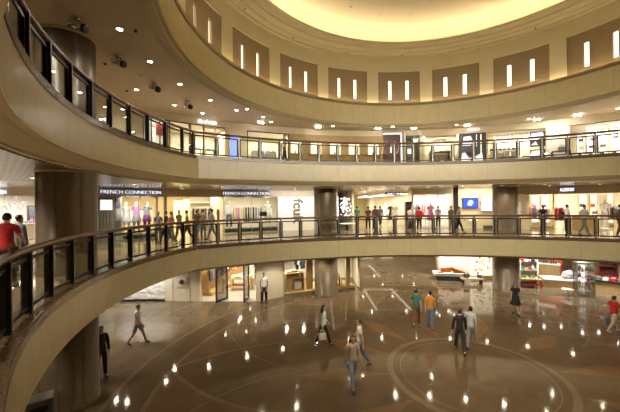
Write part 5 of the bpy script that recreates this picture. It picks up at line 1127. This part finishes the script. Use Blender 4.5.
# passage
PX0, PX1 = A6.x + .05, 8.1
mb = MB(); mb.box(PX0 - .12, PX0, A6.y, 46, 0, ZC); struct(mb.obj('wall_passage_ground_left', CREAMW)); mb = MB(); mb.box(PX0, 14, 46, 46.1, 0, ZC); struct(mb.obj('wall_passage_ground_end', CREAMW))
for i, yy in enumerate((25, 29.5, 34, 39)):
    t = thing('passage_window', 'bright window on the left of ground floor passage, %s from the court' % nth(i), 'window', Matrix.Translation((PX0 + .03, yy, .35)) @ Matrix.Rotation(-pi / 2, 4, 'Z'), 'bright windows of the ground passage'); mb = MB(); mb.box(-1.3, 1.3, -.0, .02, 0, 1.9); mb.obj('lit_pane', BOXC, t); mb = MB(); mb.box(-1.36, -1.3, -.03, .03, -.35, 1.95); mb.box(1.3, 1.36, -.03, .03, -.35, 1.95); mb.box(-1.3, 1.3, -.03, .03, 1.9, 1.95); mb.obj('frame', GOLDWOOD, t)
mb = MB()
for (x, yy) in ((5.6, 22.6), (6.1, 22.6), (5.3, 25.8), (6.0, 25.8), (6.2, 29), (7, 29)): mb.box(x - .22, x + .22, yy - .12, yy + .12, .001, .005)
struct(mb.obj('floor_vents', BRONZE))
mb = MB(); mb.box(PX0, 13.5, 21.4, 21.47, .001, .004); mb.box(7.9, 7.97, 19, 46, .001, .004); mb.box(5.2, 5.24, 21.5, 46, .001, .004); struct(mb.obj('floor_inlay_lines', mat('dark_inlay', (.12, .08, .05), .2)))
# right of passage: plinth with orange goods
q0 = g(437, 280); q1 = g(470, 283.5)
ORANGE = mat('orange_leather', (.62, .13, .02), .35); 
t = thing('display_plinth', 'white display plinth with dark base, orange goods on it, beside the passage', 'plinth', RZ(g(451.5, 280.5) + Vector((0, .5, 0)), -.2)); mb = MB(); mb.box(-.92, .92, -.45, .45, 0, .3); mb.obj('base', DGREY, t); mb = MB(); mb.box(-1.05, 1.05, -.55, .55, .3, .5, .02); mb.obj('top', WHITE, t); TP = t.matrix_basis @ Matrix.Diagonal((.8, .8, .806, 1))
blob_goods('handbag', 'large orange handbag standing on the white plinth, left', 'bag', TP @ Matrix.Translation((-.45, 0, .62)) @ Matrix.Diagonal((1.6, 1.6, 1.6, 1)), ORANGE, 'bag')
blob_goods('handbag', 'brown orange handbag in the middle of the white plinth', 'bag', TP @ Matrix.Translation((.05, .1, .62)) @ Matrix.Diagonal((1.5, 1.5, 1.9, 1)), cw['orange'], 'bag')
t = thing('chaise_seat', 'orange curved seat leaning over right end of the white plinth', 'seat', RZ((TP @ Vector((.75, -.1, .62))), -.2)); mb = MB(); mb.plate([(-.5, .35), (-.4, .42), (.0, .24), (.45, .14), (.5, .0), (-.3, .0)], -.2, .2); o = mb.obj('shell', ORANGE, t); so = o.modifiers.new('b', 'BEVEL'); so.width = .03; so.segments = 2; mb = MB(); mb.box(-.25, .35, -.18, .18, -.0, .03); mb.obj('base', ORANGE, t)
for i in range(3): blob_goods('shoe', 'orange shoe on the white plinth, %s from left' % nth(i), 'shoe', TP @ Matrix.Translation((-.95 + .18 * i, -.35, .62)) @ Matrix.Rotation(.5, 4, 'Z'), ORANGE, 'shoe', 'orange shoes on the plinth', 1.1)
t = thing('low_bench', 'low cream bench with olive bag at right of the white plinth', 'bench', RZ(g(474, 284) + Vector((0, .3, 0)), -.1)); mb = MB(); mb.box(-.7, .7, -.25, .25, .26, .36, .01); mb.obj('seat', CREAMW, t)
for sx in (-.6, .6): mb = MB(); mb.box(sx - .04, sx + .04, -.2, .2, 0, .26); mb.obj('leg', BRONZE, t)
blob_goods('handbag', 'olive handbag standing on the low cream bench', 'bag', t.matrix_basis @ Matrix.Translation((-.35, 0, .36)) @ Matrix.Diagonal((1.3, 1.3, 1.3, 1)), cw['olive'], 'bag'); blob_goods('handbag', 'blue grey handbag at right end of the low cream bench', 'bag', t.matrix_basis @ Matrix.Translation((.5, 0, .36)) @ Matrix.Diagonal((1, 1, 1, 1)), cw['bluegrey'], 'bag')
PLX = q0.x
mb = MB(); mb.box(9.95, 13.4, 24.6, 24.7, 0, ZC); struct(mb.obj('wall_bag_shop_back', WHITE)); wallpts('wall_passage_ground_right', [(9.9, 24.6), (14.5, 37), (14.5, 46)], 0, ZC, CREAMW, away=(5, 0))
t = thing('wall_graphic', 'black lettered graphic band high on the white wall behind the plinth', 'graphic', Matrix.Translation((at(455, 258, 24.55).x, 24.55, 2.0))); mb = MB(); mb.box(-1.4, 1.4, .01, .04, -.1, .3); mb.obj('board', WHITE, t)
mb = MB(); random.seed(2)
for k in range(9):
    x = -1.25 + .3 * k
    if k in (2, 5): continue
    mb.box(x, x + random.uniform(.1, .22), -.01, .01, .02, random.uniform(.12, .26))
mb.obj('marks', DGREY, t)
lamps('bag_shop_lamp', (at(452, 258, 23.2).x, 23.2, ZC - .06), (3.2, 1.0), 130, NEUT)
for i, x in enumerate((5.5, 8.2, 11)):  # unseen glowing panels, added to throw bright streaks on the passage floor
    t = thing('passage_end_glow', 'added tall glowing panel at far end of the ground floor passage, %s from left' % nth(i), 'window', Matrix.Translation((x, 45.9, 0)), 'added glowing panels at the passage end'); mb = MB(); mb.box(-.9, .9, 0, .05, .1, 2.3); mb.obj('lit_pane', BOXC, t); mb = MB(); mb.box(-.97, -.9, -.03, .1, 0, 2.38); mb.box(.9, .97, -.03, .1, 0, 2.38); mb.box(-.9, .9, -.03, .1, 2.3, 2.38); mb.box(-.9, .9, -.03, .1, 0, .1); mb.obj('frame', GOLDWOOD, t)
# bright patterned panel
a_, b_ = at(470.5, 280, 23.4), at(493, 282, 23.2); t = thing('patterned_light_wall', 'bright backlit wall panel with yellow leaf pattern, left of the right column', 'light panel', Matrix.Translation(((a_.x + b_.x) / 2, 23.3, 0))); w = b_.x - a_.x; mb = MB(); mb.box(-w / 2, w / 2, 0, .1, .25, ZC - .05); mb.obj('lit_panel', mat('backlit_cream', (.9, .85, .6), .4, emit=(1, .92, .66), es=1.1), t); mb = MB(); mb.box(-w / 2, w / 2, -.03, .1, 0, .25); mb.obj('base', GOLDWOOD, t); mb = MB(); random.seed(8)
for k in range(46):
    x, z = random.uniform(-w / 2 + .15, w / 2 - .15), random.uniform(.4, ZC - .2); mb.M = Matrix.Translation((x, -.012, z)) @ Matrix.Rotation(random.uniform(0, 6), 4, 'Y'); mb.plate([(-.12, 0), (0, .045), (.12, 0), (0, -.045)], -.004, .01)
mb.obj('leaf_pattern', mat('ochre_print', (.55, .40, .08), .5), t)
for i, x in enumerate((475, 480)):
    pass
# shelf wall right of the column
q = g(528, 283); a_, b_ = at(521, 280, 21.6), at(536.5, 280, 21.6)
t = thing('display_shelving', 'white wall shelving with colourful goods right of the right column', 'shelf', Matrix.Translation(((a_.x + b_.x) / 2, 21.7, 0)) @ Matrix.Rotation(-.15, 4, 'Z')); w = b_.x - a_.x; h = w / 2; mb = MB(); mb.box(-h, h, .2, .24, 0, 2.4); mb.obj('back', WHITE, t); mb = MB(); mb.box(-h - .04, -h, -.2, .24, 0, 2.4); mb.box(h, h + .04, -.2, .24, 0, 2.4); mb.obj('side_panel', WHITE, t); TS = t.matrix_basis
for k, z in enumerate((.3, .95, 1.5, 2.0)):
    mb = MB(); mb.box(-h, h, -.2, .2, z, z + .035); mb.obj('shelf', (GREY if k != 2 else STEEL), t)
    for j, (kd, cc) in enumerate((('bag', 'orange'), ('box', 'pink'), ('bottle', 'teal'), ('vase', 'white'))):
        c2 = ('pink', 'black', 'green', 'orange', 'red', 'white')[(k * 2 + j) % 6]; blob_goods({'bag': 'handbag'}.get(kd, kd), '%s %s on wall shelving right of the right column, %s shelf up' % (c2, kd, nth(k)), 'goods', TS @ Matrix.Translation((-h + .2 + j * (w - .4) / 3, 0, z + .035)), cw[c2], kd, 'goods on the white wall shelving', 1.0)
t = thing('display_table', 'low red legged table with green goods before the white shelving', 'table', RZ(g(531, 288.5) + Vector((0, .5, 0)), -.25)); mb = MB(); mb.box(-.85, .85, -.38, .38, .5, .58, .01); mb.obj('tabletop', PALEWOOD, t)
for sx in (-.76, .76):
    for sy in (-.32, .32): mb = MB(); mb.box(sx - .04, sx + .04, sy - .04, sy + .04, 0, .5); mb.obj('leg', cw['red'], t)
mb = MB(); mb.box(-.8, .8, -.35, -.31, .2, .26); mb.obj('rail', cw['red'], t)
for i in range(7): blob_goods('potted_plant', 'small green potted plant on red legged table, %s from left' % nth(i), 'plant', t.matrix_basis @ Matrix.Translation((-.72 + .24 * i, -.1 + .15 * (i % 2), .58)) @ Matrix.Diagonal((.95, .95, .6, 1)), WHITE, 'pot', 'potted plants on the red legged table', 1)
wallpts('wall_behind_shelving', [(13.3, 24.65), (at(537, 270, 24.6).x, 24.6)], 0, ZC, CREAMW)
# red wall and long counter
mb = MB(); a_, b_ = at(537, 270, 24.6), at(562.5, 270, 23.6); t = struct(wallpts('wall_red_ground', [a_, b_], 0, ZC, mat('red_orange_wall', (.52, .07, .015), .45)))
d_ = b_ - a_; Mr = RZ(((a_ + b_) / 2).xy.to_3d(), atan2(d_.y, d_.x)); w = d_.xy.length
mb = MB(); mb.box(-w / 2, w * .22, -.06, -.01, 0, .28); t = tag(mb.obj('lit_header_panel', BOXC, None, Mr @ Matrix.Translation((0, 0, 2.15))), 'cream lit panel along top of the red wall', 'light panel'); mb = MB(); mb.box(-w / 2, w * .22, -.07, -.0, -.03, 0); mb.obj('edge', GOLDWOOD, t)
t = thing('back_counter', 'pale counter with bottles standing before the red wall', 'counter', Mr @ Matrix.Translation((-.1, -.55, 0))); mb = MB(); mb.box(-w / 2, w / 2, -.3, .3, 0, .95); mb.obj('body', PALEWOOD, t); mb = MB(); mb.box(-w / 2, w / 2, -.33, .33, .95, 1.0); mb.obj('countertop', WHITE, t)
for i in range(8): blob_goods('bottle', 'dark bottle before the red wall, %s from left' % nth(i), 'bottle', t.matrix_basis @ Matrix.Translation((-w / 2 + .25 + i * (w - .5) / 7, .0, 1.0)) @ Matrix.Diagonal((1.3, 1.3, 1.5 + .4 * (i % 3), 1)), (DGREY, cw['olive'], cw['brown'])[i % 3], 'bottle', 'bottles before the red wall', 1)
a_, b_ = g(541, 289), g(582, 294.5); d_ = b_ - a_; t = thing('display_counter', 'long white topped display counter curving before the red wall', 'counter', RZ((16.55, 20.85, 0), -.42)); w = 2.3; mb = MB(); mb.box(-w / 2 + .15, w / 2 - .4, -.5, .5, 0, .50); mb.obj('body', PALEWOOD, t)
n = 14; pl = [(-w / 2, -.6), (w / 2 - .5, -.6)] + [(w / 2 - .5 + .6 * sin(pi * k / n), -.6 * cos(pi * k / n)) for k in range(1, n)] + [(w / 2 - .5, .6), (-w / 2, .6)]; mb = MB(); mb.prism(pl, .50, .57); mb.obj('countertop', WHITE, t); TD = t.matrix_basis @ Matrix.Translation((0, 0, -.23))
mb = MB(); mb.ball((0, 0, .26), (.42, .3, .27), 16, 10); mb.ball((.25, .05, .2), (.3, .25, .2), 14, 8); mb.ball((-.2, -.1, .16), (.28, .22, .17), 14, 8); o = tag(mb.obj('cloth_bundle', mat('mauve_cloth', (.32, .26, .27), .8, scale=9, var=.25), None, TD @ Matrix.Translation((.35, 0, .80))), 'mauve grey bundle of cloth heaped on the long white counter', 'cloth'); mb = MB(); mb.tube([(-.1, -.02, .5), (.05, .0, .58), (.15, .02, .48)], .03, 6); mb.obj('knot', MATS['mauve_cloth'], o)
for i in range(5): blob_goods(('box', 'bottle', 'vase', 'box', 'vase')[i], 'white %s on right half of the long white counter, %s from left' % (('box', 'bottle', 'vase', 'box', 'vase')[i], nth(i)), 'goods', TD @ Matrix.Translation((.82 + .13 * i, -.2 + .16 * (i % 3), .80)), (WHITE, cw['silver'], WHITE, cw['pink'], WHITE)[i], ('box', 'bottle', 'vase', 'box', 'vase')[i], 'goods on the long white counter', .9)
t = thing('pedestal_table', 'thin white pedestal table standing before the long counter', 'table', RZ(g(568, 294.5), 0)); mb = MB(); mb.lathe([(.32, .30), (.32, .33)], 20); mb.obj('tabletop', WHITE, t); mb = MB(); mb.lathe([(.2, 0), (.03, .02), (.03, .30)], 12); mb.obj('base', STEEL, t)
# dark wall, glass showcase, black display table
a_, b_ = at(562.5, 270, 23.6), at(577, 270, 23.2); wallpts('wall_dark_ground', [a_, b_], 0, ZC, DARKWOOD)
for k in range(3): pass
a_, b_ = at(577, 270, 21.8), at(640, 270, 19.5); wallpts('wall_right_shop_back', [a_, b_], 0, ZC, CREAMW)
t = thing('glass_showcase', 'tall clear glass showcase with shelves before the dark wall', 'showcase', RZ(g(589, 296.5) + Vector((0, .35, 0)), -.3)); mb = MB()
for sx in (-.42, .42):
    for sy in (-.3, .3): mb.box(sx - .015, sx + .015, sy - .015, sy + .015, 0, 1.95)
mb.box(-.44, .44, -.32, .32, 0, .1); mb.box(-.44, .44, -.32, .32, 1.93, 1.97); mb.obj('frame', STEEL, t); mb = MB(); mb.box(-.41, .41, -.305, -.297, .1, 1.93); mb.box(-.41, .41, .297, .305, .1, 1.93); mb.box(-.425, -.417, -.29, .29, .1, 1.93); mb.box(.417, .425, -.29, .29, .1, 1.93); mb.obj('glass', SHOPGLASS, t)
for z in (.6, 1.05, 1.5): mb = MB(); mb.box(-.4, .4, -.28, .28, z, z + .02); mb.obj('shelf', SHOPGLASS, t)
for k, z in enumerate((.1, .62, 1.07, 1.52)):
    for j in range(2): blob_goods(('vase', 'box')[j], 'small pale %s inside the glass showcase, %s level up' % (('vase', 'box')[j], nth(k)), 'goods', t.matrix_basis @ Matrix.Translation((-.2 + .4 * j, 0, z)), (WHITE, cw['silver'], cw['pink'])[(j + k) % 3], ('vase', 'box')[j], 'goods in the glass showcase', .9)
t = thing('dark_display_cabinet', 'dark framed lit cabinet with glass front at the far right, ground floor', 'cabinet', Matrix.Translation((at(608.5, 270, 20.3).x, 20.4, 0)) @ Matrix.Rotation(-.45, 4, 'Z')); mb = MB(); mb.box(-.5, -.4, -.2, .2, 0, 2.1); mb.box(.4, .5, -.2, .2, 0, 2.1); mb.box(-.4, .4, -.2, .2, 1.95, 2.1); mb.box(-.4, .4, -.2, .2, 0, .9); mb.box(-.4, .4, .15, .2, .9, 1.95); mb.obj('carcass', mat('oxblood_lacquer', (.09, .02, .015), .3), t); mb = MB(); mb.box(-.4, .4, -.18, .14, 1.4, 1.43); mb.obj('shelf', STEEL, t); mb = MB(); mb.box(-.38, .38, -.1, .1, 1.90, 1.94); mb.obj('lamp_strip', BOXW, t)
a_, b_ = g(590, 287.5), g(625, 292.5); d_ = b_ - a_; t = thing('display_table', 'long black table of red and green goods at the far right', 'table', RZ(g(612, 294).xy.to_3d() + Vector((.65, .1, 0)), atan2(d_.y, d_.x))); mb = MB(); mb.box(-1.5, 1.5, -.5, .5, .62, .72, .01); mb.obj('tabletop', BLACK, t); mb = MB(); mb.box(-1.4, 1.4, -.35, .35, .0, .62); mb.obj('base', PALEWOOD, t); TT = t.matrix_basis
random.seed(4)
for i in range(9):
    for j in range(2): c2 = ('red', 'green', 'white', 'red', 'olive', 'pink')[(i + 2 * j) % 6]; blob_goods('box', 'small %s box on the long black table, %s from left, %s row' % (c2, nth(i), ('front', 'back')[j]), 'box', TT @ Matrix.Translation((-1.3 + .32 * i, -.22 + .42 * j, .72)), cw[c2], 'box', 'boxes on the long black table', 1)
for i, (x0, x1, d_) in enumerate(((577, 585, 21.4), (588, 597, 21.4), (613, 622, 21.6))):
    a_, b_ = at(x0, 270, d_), at(x1, 270, d_ - .3); dd = b_ - a_; t = thing('lit_shelf_unit', 'white lit shelf unit on right ground floor back wall, %s from left' % nth(i), 'shelf', RZ(((a_ + b_) / 2).xy.to_3d(), atan2(dd.y, dd.x)), 'lit shelves of the right ground floor shop'); h = dd.xy.length / 2; mb = MB(); mb.box(-h, h, .12, .15, .2, 2.2); mb.obj('lit_back', BOXW, t); mb = MB(); mb.box(-h - .03, -h, -.15, .15, 0, 2.25); mb.box(h, h + .03, -.15, .15, 0, 2.25); mb.obj('side_panel', GREY, t)
    for k, z in enumerate((.4, .9, 1.4, 1.9)):
        mb = MB(); mb.box(-h, h, -.15, .12, z, z + .03); mb.obj('shelf', GREY, t)
        for j in range(2): blob_goods('bottle', 'small item on right ground floor lit shelf %s, board %s, %s' % (nth(i), nth(k), ('left', 'right')[j]), 'goods', t.matrix_basis @ Matrix.Translation((-h * .4 + h * .8 * j, 0, z + .03)), (DGREY, cw['red'], cw['brown'], cw['teal'])[(i + j + k) % 4], 'bottle', 'items on the right ground floor lit shelves', 1.1)
for x, yy, pw_, wd in ((529, 20.9, 80, 1.0), (552, 20.6, 110, 2.2), (550, 23.0, 120, 2.0), (590, 19.6, 130, 2.0), (625, 18.2, 120, 2.0)): lamps('ground_shop_lamp', (at(x, 270, yy).x, yy, ZC - .06), (wd, .6), pw_, NEUT)
# litter bin beside the near column
q = g(41, 418); zb = .0
q0 = Vector((-6.62, 7.72, 0)); t = thing('waste_bin', 'grey metal waste bin with sloping top at foot of the near round column', 'bin', RZ(q0, .62)); mb = MB(); mb.plate([(-.24, 0), (.24, 0), (.24, .95), (-.24, .95)], -.2, .2); mb.obj('body', mat('bin_grey', (.13, .12, .10), .35, .4), t); mb = MB(); mb.box(-.26, .26, -.22, .22, .95, 1.0, .01); mb.obj('lid', mat('bin_lid', (.18, .165, .14), .3, .4), t); mb = MB(); mb.box(-.17, .17, -.205, -.2, .7, .85); mb.obj('slot', BLACK, t)
# things on the handrail by the woman in red
Rr = RV + OFF
q = at(9.3, 243.5, 5.0); ang = atan2(q.x - CX, q.y - CY); q = Vector((CX + Rr * sin(ang), CY + Rr * cos(ang), F2 + .055 + 1.10 + .031))
t = thing('water_bottle', 'clear plastic water bottle with white cap standing on left end of lower handrail', 'bottle', Matrix.Translation(q)); mb = MB(); mb.lathe([(.03, 0), (.034, .01), (.034, .06), (.031, .07), (.034, .08), (.034, .13), (.03, .15), (.014, .185), (.014, .195)], 16); mb.obj('body', mat('clear_plastic', (.80, .80, .74), .15), t); mb = MB(); mb.lathe([(.016, .19), (.016, .215)], 12); mb.obj('cap', WHITE, t)
ang -= .016; q = Vector((CX + (Rr + .02) * sin(ang), CY + (Rr + .02) * cos(ang), F2 + .055 + 1.10 + .031)); mb = MB(); mb.ball((0, 0, .052), (.085, .06, .052), 14, 10); t = tag(mb.obj('brown_pouch', mat('tan_leather', (.26, .11, .04), .5), None, Matrix.Translation(q)), 'small tan pouch lying on the handrail beside the water bottle', 'pouch'); mb = MB(); mb.box(-.05, .05, -.055, -.045, .045, .055); mb.obj('zip', BRONZE, t)

# rectangular light coves in the ceiling of the ground floor passage
for i, (x0, x1, y0, y1) in enumerate(((5.0, 7.7, 24.4, 30.4), (5.3, 7.8, 35.5, 42))):
    t = thing('rectangular_ceiling_light', 'rectangular outline of cove light in ground passage ceiling, %s from the court' % nth(i), 'light', Matrix.Translation(((x0 + x1) / 2, (y0 + y1) / 2, C1)), 'rectangular passage lights'); a, b = (x1 - x0) / 2, (y1 - y0) / 2
    mb = MB(); mb.box(-a, a, -b, -b + .08, -.02, -.005); mb.box(-a, a, b - .08, b, -.02, -.005); mb.box(-a, -a + .08, -b, b, -.02, -.005); mb.box(a - .08, a, -b, b, -.02, -.005); mb.obj('diffuser', mat('cove_strip', (.9, .9, .8), .4, emit=(1, .9, .66), es=3.2), t)
    mb = MB(); mb.box(-a - .05, a + .05, -b - .05, -b, -.03, 0); mb.box(-a - .05, a + .05, b, b + .05, -.03, 0); mb.box(-a - .05, -a, -b, b, -.03, 0); mb.box(a, a + .05, -b, b, -.03, 0); mb.obj('frame', PLASTER, t)
# ------------------------------------------------------------------ ceiling fixtures
def downlight_mesh(r=.075):
    a = MB(); a.lathe([(r * 1.35, 0), (r * 1.35, -.012), (r * 1.02, -.016), (r, .0)], 20, cap=False)
    b = MB(); b.lathe([(r, -.006), (.001, -.007)], 16, cap=False)
    return a.mesh('rim', WHITE), b.mesh('lens', LAMP)
RIM, LENS = downlight_mesh(); LENSW = MB().lathe([(.075, -.006), (.001, -.007)], 16, cap=False).mesh('lens', LAMPW)
DL = [0]
def downlight(p, label, group, lens=None):
    t = thing('downlight', label, 'downlight', Matrix.Translation(p), group)
    for nm, me in (('rim', RIM), ('lens', lens or LENS)):
        o = bpy.data.objects.new(nm, me); COL.objects.link(o); o.parent = t
    return t
for i, (x, y) in enumerate(((18.5, 6), (119.5, 29), (150, 61.5), (136.5, 89.5), (180, 84), (210.3, 100), (40, 44), (174.5, 105), (236.5, 110.3), (247, 109), (263, 117))):
    p = gz(x, y, C3); downlight(p, 'round recessed downlight, %s counted along upper gallery ceiling at left' % nth(i), 'downlights of the upper gallery ceiling', LENSW)
for i, a in enumerate(range(-60, 66, 15)):
    R = R3 - 1.0; downlight(frame(radians(a * .78), R, C3).translation, 'recessed downlight along the upper shopfronts, %s from left' % nth(i), 'downlights along the upper shopfronts')
for i, x in enumerate((261, 318, 378, 414, 467, 537, 578)):
    M = frame(phi_of(x, R3 - .75, 126), R3 - .75, C3); t = thing('halogen_cluster', 'twin halogen lamp on ceiling before the upper shops, %s from left' % nth(i), 'ceiling light', M, 'halogen lamps before the upper shops')
    a = MB(); a.box(-.16, .16, -.05, .05, -.03, .0); a.obj('plate', WHITE, t); b = MB()
    for sx in (-.1, .1): b.lathe([(.055, -.035), (.06, -.075), (.001, -.08)], 14, sx, 0, cap=False)
    b.obj('lamp', LAMPW, t)
# cylindrical projectors hanging under the upper ceiling
for i, (x, y) in enumerate(((76, 17.5), (117.5, 56), (153.8, 83), (187.5, 101.5))):
    p = gz(x, y, C3); d = Vector((CX - p.x, CY - p.y, 0)).normalized(); rz = atan2(d.y, d.x) - .25
    t = thing('ceiling_projector', 'chrome cylindrical spot projector on upper ceiling, %s from the left column' % nth(i), 'spotlight', Matrix.Translation(p) @ Matrix.Rotation(rz, 4, 'Z'), 'cylindrical projectors on the upper ceiling')
    a = MB(); a.lathe([(.09, 0), (.09, -.03), (.03, -.035), (.03, -.12)], 16); a.obj('ceiling_mount', CHROME, t)
    a = MB(); a.M = Matrix.Translation((0, 0, -.2)) @ Matrix.Rotation(radians(112), 4, 'Y'); a.lathe([(.07, -.20), (.10, -.18), (.10, .06), (.085, .07), (.085, .12), (.11, .13), (.11, .26), (.10, .26)], 20); a.obj('barrel', CHROME, t)
    a = MB(); a.M = Matrix.Translation((0, 0, -.2)) @ Matrix.Rotation(radians(112), 4, 'Y'); a.lathe([(.112, .20), (.118, .27), (.095, .285), (.001, .28)], 20); a.obj('black_lens', BLACK, t)
    a = MB(); a.box(-.03, .03, -.125, -.11, -.24, -.02); a.box(-.03, .03, .11, .125, -.24, -.02); a.box(-.03, .03, -.125, .125, -.03, -.0); a.obj('yoke', CHROME, t)
for i, (x, y) in enumerate(((135.5, 30.5), (105, 63.5), (140.5, 75.5), (127, 90.5), (215, 106))):
    big = i in (2, 4); p = gz(x, y, C3); t = thing('smoke_detector', 'small round detector on upper gallery ceiling, %s from the near column' % nth(i), 'detector', Matrix.Translation(p), 'ceiling detectors'); a = MB(); a.lathe([(.10 if big else .05, 0), (.09 if big else .045, -.03), (.04, -.045), (.001, -.045)], 16, cap=False); a.obj('housing', WHITE if big else DGREY, t); a = MB(); a.lathe([(.03, -.045), (.025, -.055), (.001, -.056)], 10, cap=False); a.obj('sensor', DGREY, t)
# dome devices
for i, (x, y, r) in enumerate(((350.8, 4, .13), (411.5, 12.5, .13), (379.5, 11, .05), (445.5, 8.5, .05))):
    a, b = ray(x, y); zc = 16.5; d = (EYE - zc) / b; p = Vector((a * d, d, 16.53 if r > .1 else 16.5))
    rr = hypot(p.x - CX, p.y - CY); zz = 16.55 + (rr - 4) / 3 * (16.35 - 16.55) if rr > 4 else 16.56
    t = thing('dome_downlight' if r > .1 else 'dome_sensor', ('round unlit fitting' if r > .1 else 'tiny dark sensor') + ' in the dome, %s' % ('left of the pair' if x < 400 else 'right of the pair'), 'ceiling fitting', Matrix.Translation((p.x, p.y, zz)))
    m = MB(); m.lathe([(r, .05), (r, -.03), (r * .7, -.04)], 18, cap=False); m.obj('rim', STEEL if r > .1 else DGREY, t); m = MB(); m.lathe([(r * .72, -.02), (.001, -.03)], 18, cap=False); m.obj('lens', GREY, t)
# small spot heads on the cornice
for i, (x, y) in enumerate(((243, 5), (292, 38.7), (345.5, 54.3), (401.5, 58.4), (462, 52.5), (536.5, 31.5))):
    X, Y = arc_hit(x, 9.62, 60, CX, CY); t = thing('cornice_sensor', 'tiny dark sensor under the stepped cornice, %s from left' % nth(i), 'sensor', Matrix.Translation((CX + (X - CX) * .985, CY + (Y - CY) * .985, 14.90)), 'sensors under the cornice'); m = MB(); m.lathe([(.035, .02), (.035, -.03), (.001, -.035)], 10, cap=False); m.obj('housing', DGREY, t); m = MB(); m.lathe([(.015, -.034), (.012, -.05), (.001, -.051)], 8, cap=False); m.obj('bulb', BRONZE, t)
# middle gallery: two rows of downlights
k = 0
for a in range(-56, 60, 8):
    R = 19.0; downlight(frame(radians(a * .8), R, C2).translation, 'recessed downlight under the upper gallery, inner row, %s from left' % nth(k), 'inner row of downlights, middle gallery'); k += 1
k = 0
for a in range(-56, 60, 8):
    R = 21.4; downlight(frame(radians(a * .8 + 2), R, C2).translation, 'recessed downlight by the middle shopfronts, outer row, %s from left' % nth(k), 'outer row of downlights, middle gallery'); k += 1
k = 0
for a in range(-150, -76, 10):
    R = 14.4; downlight(Vector((CX + R * sin(radians(a)), CY + R * cos(radians(a)), C2 - .03)), 'downlight in the perforated ceiling, left corridor, %s from the camera end' % nth(k), 'downlights of the perforated ceiling'); k += 1
# ground floor ceiling
k = 0
for a in range(-60, 64, 8):
    R = 18.2; downlight(frame(radians(a * .8), R, C1).translation, 'recessed downlight over the court edge on ground floor, %s from left' % nth(k), 'ground floor downlights along the court edge'); k += 1
k = 0
for a in range(-150, -60, 12):
    R = 13.3; downlight(Vector((CX + R * sin(radians(a)), CY + R * cos(radians(a)), C1)), 'ground floor downlight under the left gallery, %s from the camera end' % nth(k), 'ground floor downlights under the left gallery'); k += 1
k = 0
for yy in range(24, 40, 4):
    for xx in (4.6, 7.2, 10.4): downlight(Vector((xx, yy, C1)), 'downlight in the ground floor passage, %s row, %s' % (nth(k // 3), ('left', 'middle', 'right')[k % 3]), 'ground floor passage downlights'); k += 1  # right column added to brighten the dark side of the passage
# the light the recessed lamps give
def beam(p, power, col=WARM, ang=140, rad=.032):
    l = bpy.data.lights.new('downlight_beam', 'SPOT'); l.energy = power; l.color = col; l.spot_size = radians(ang); l.spot_blend = .6; l.shadow_soft_size = rad
    o = bpy.data.objects.new('downlight_beam', l); COL.objects.link(o); o.location = (p[0], p[1], p[2] - .09)
for o in list(COL.objects):
    if o.name.startswith('downlight') and o.type == 'EMPTY':
        p = o.location; g = o['group']
        pw_ = {'downlights along the upper shopfronts': 55, 'inner row of downlights, middle gallery': 60, 'outer row of downlights, middle gallery': 60, 'downlights of the perforated ceiling': 230, 'downlights of the upper gallery ceiling': 70, 'ground floor downlights along the court edge': 80, 'ground floor downlights under the left gallery': 45, 'ground floor passage downlights': 240}[g]
        beam(p, pw_)

# projectors shine across the court; added unseen beams behind camera brighten far fascia
def throw(p, q, power, ang=95, col=(1, .90, .70)):
    l = bpy.data.lights.new('projector_and_fill_beam', 'SPOT'); l.energy = power; l.color = col; l.spot_size = radians(ang); l.spot_blend = .8; l.shadow_soft_size = .10
    o = bpy.data.objects.new('projector_and_fill_beam', l); COL.objects.link(o); o.location = p; o.rotation_euler = (Vector(q) - Vector(p)).to_track_quat('-Z', 'Y').to_euler()
for x, y in ((76, 17.5), (117.5, 56), (153.8, 83), (187.5, 101.5)):
    p = gz(x, y, C3); d = Vector((CX - p.x, CY - p.y, 0)).normalized(); q = p + d * .40 - Vector((0, 0, .45)); throw(q, q + d * 10 - Vector((0, 0, 5.2)), 900, 62)
for a in range(-215, -125, 15):
    d = -Vector((sin(radians(a)), cos(radians(a)), 0)); q = Vector((CX, CY, C3 - .35)) - d * 10.9; throw(q, q + d * 18 - Vector((0, 0, 5.8)), 1350, 72)
# ------------------------------------------------------------------ world, camera
w = bpy.data.worlds.new('hall_air'); SC.world = w; w.use_nodes = True
w.node_tree.nodes['Background'].inputs[0].default_value = (1, .85, .62, 1); w.node_tree.nodes['Background'].inputs[1].default_value = .02
cam = bpy.data.cameras.new('camera'); co = bpy.data.objects.new('camera', cam); COL.objects.link(co)
cam.sensor_width = 36; cam.lens = FPX / 620 * 36; cam.clip_start = .05; cam.clip_end = 300
cam.shift_y = -(206 - HOR) / 620
s_ = ROLL / _n; c_ = 1 / _n
right = Vector((c_, 0, s_)); up = Vector((-s_, 0, c_)); back = Vector((0, -1, 0))
co.matrix_world = Matrix(((right.x, up.x, back.x, 0), (right.y, up.y, back.y, 0), (right.z, up.z, back.z, EYE), (0, 0, 0, 1)))
SC.camera = co
SC.view_settings.view_transform = 'Standard'; SC.view_settings.look = 'None'; SC.view_settings.gamma = 1; SC.view_settings.use_curve_mapping = False
SC.view_settings.exposure = 0.22
SC.cycles.max_bounces = 8; SC.cycles.diffuse_bounces = 4; SC.cycles.glossy_bounces = 4; SC.cycles.transparent_max_bounces = 16; SC.cycles.sample_clamp_indirect = 4; SC.cycles.use_denoising = True
SC.cycles.caustics_reflective = False; SC.cycles.caustics_refractive = False
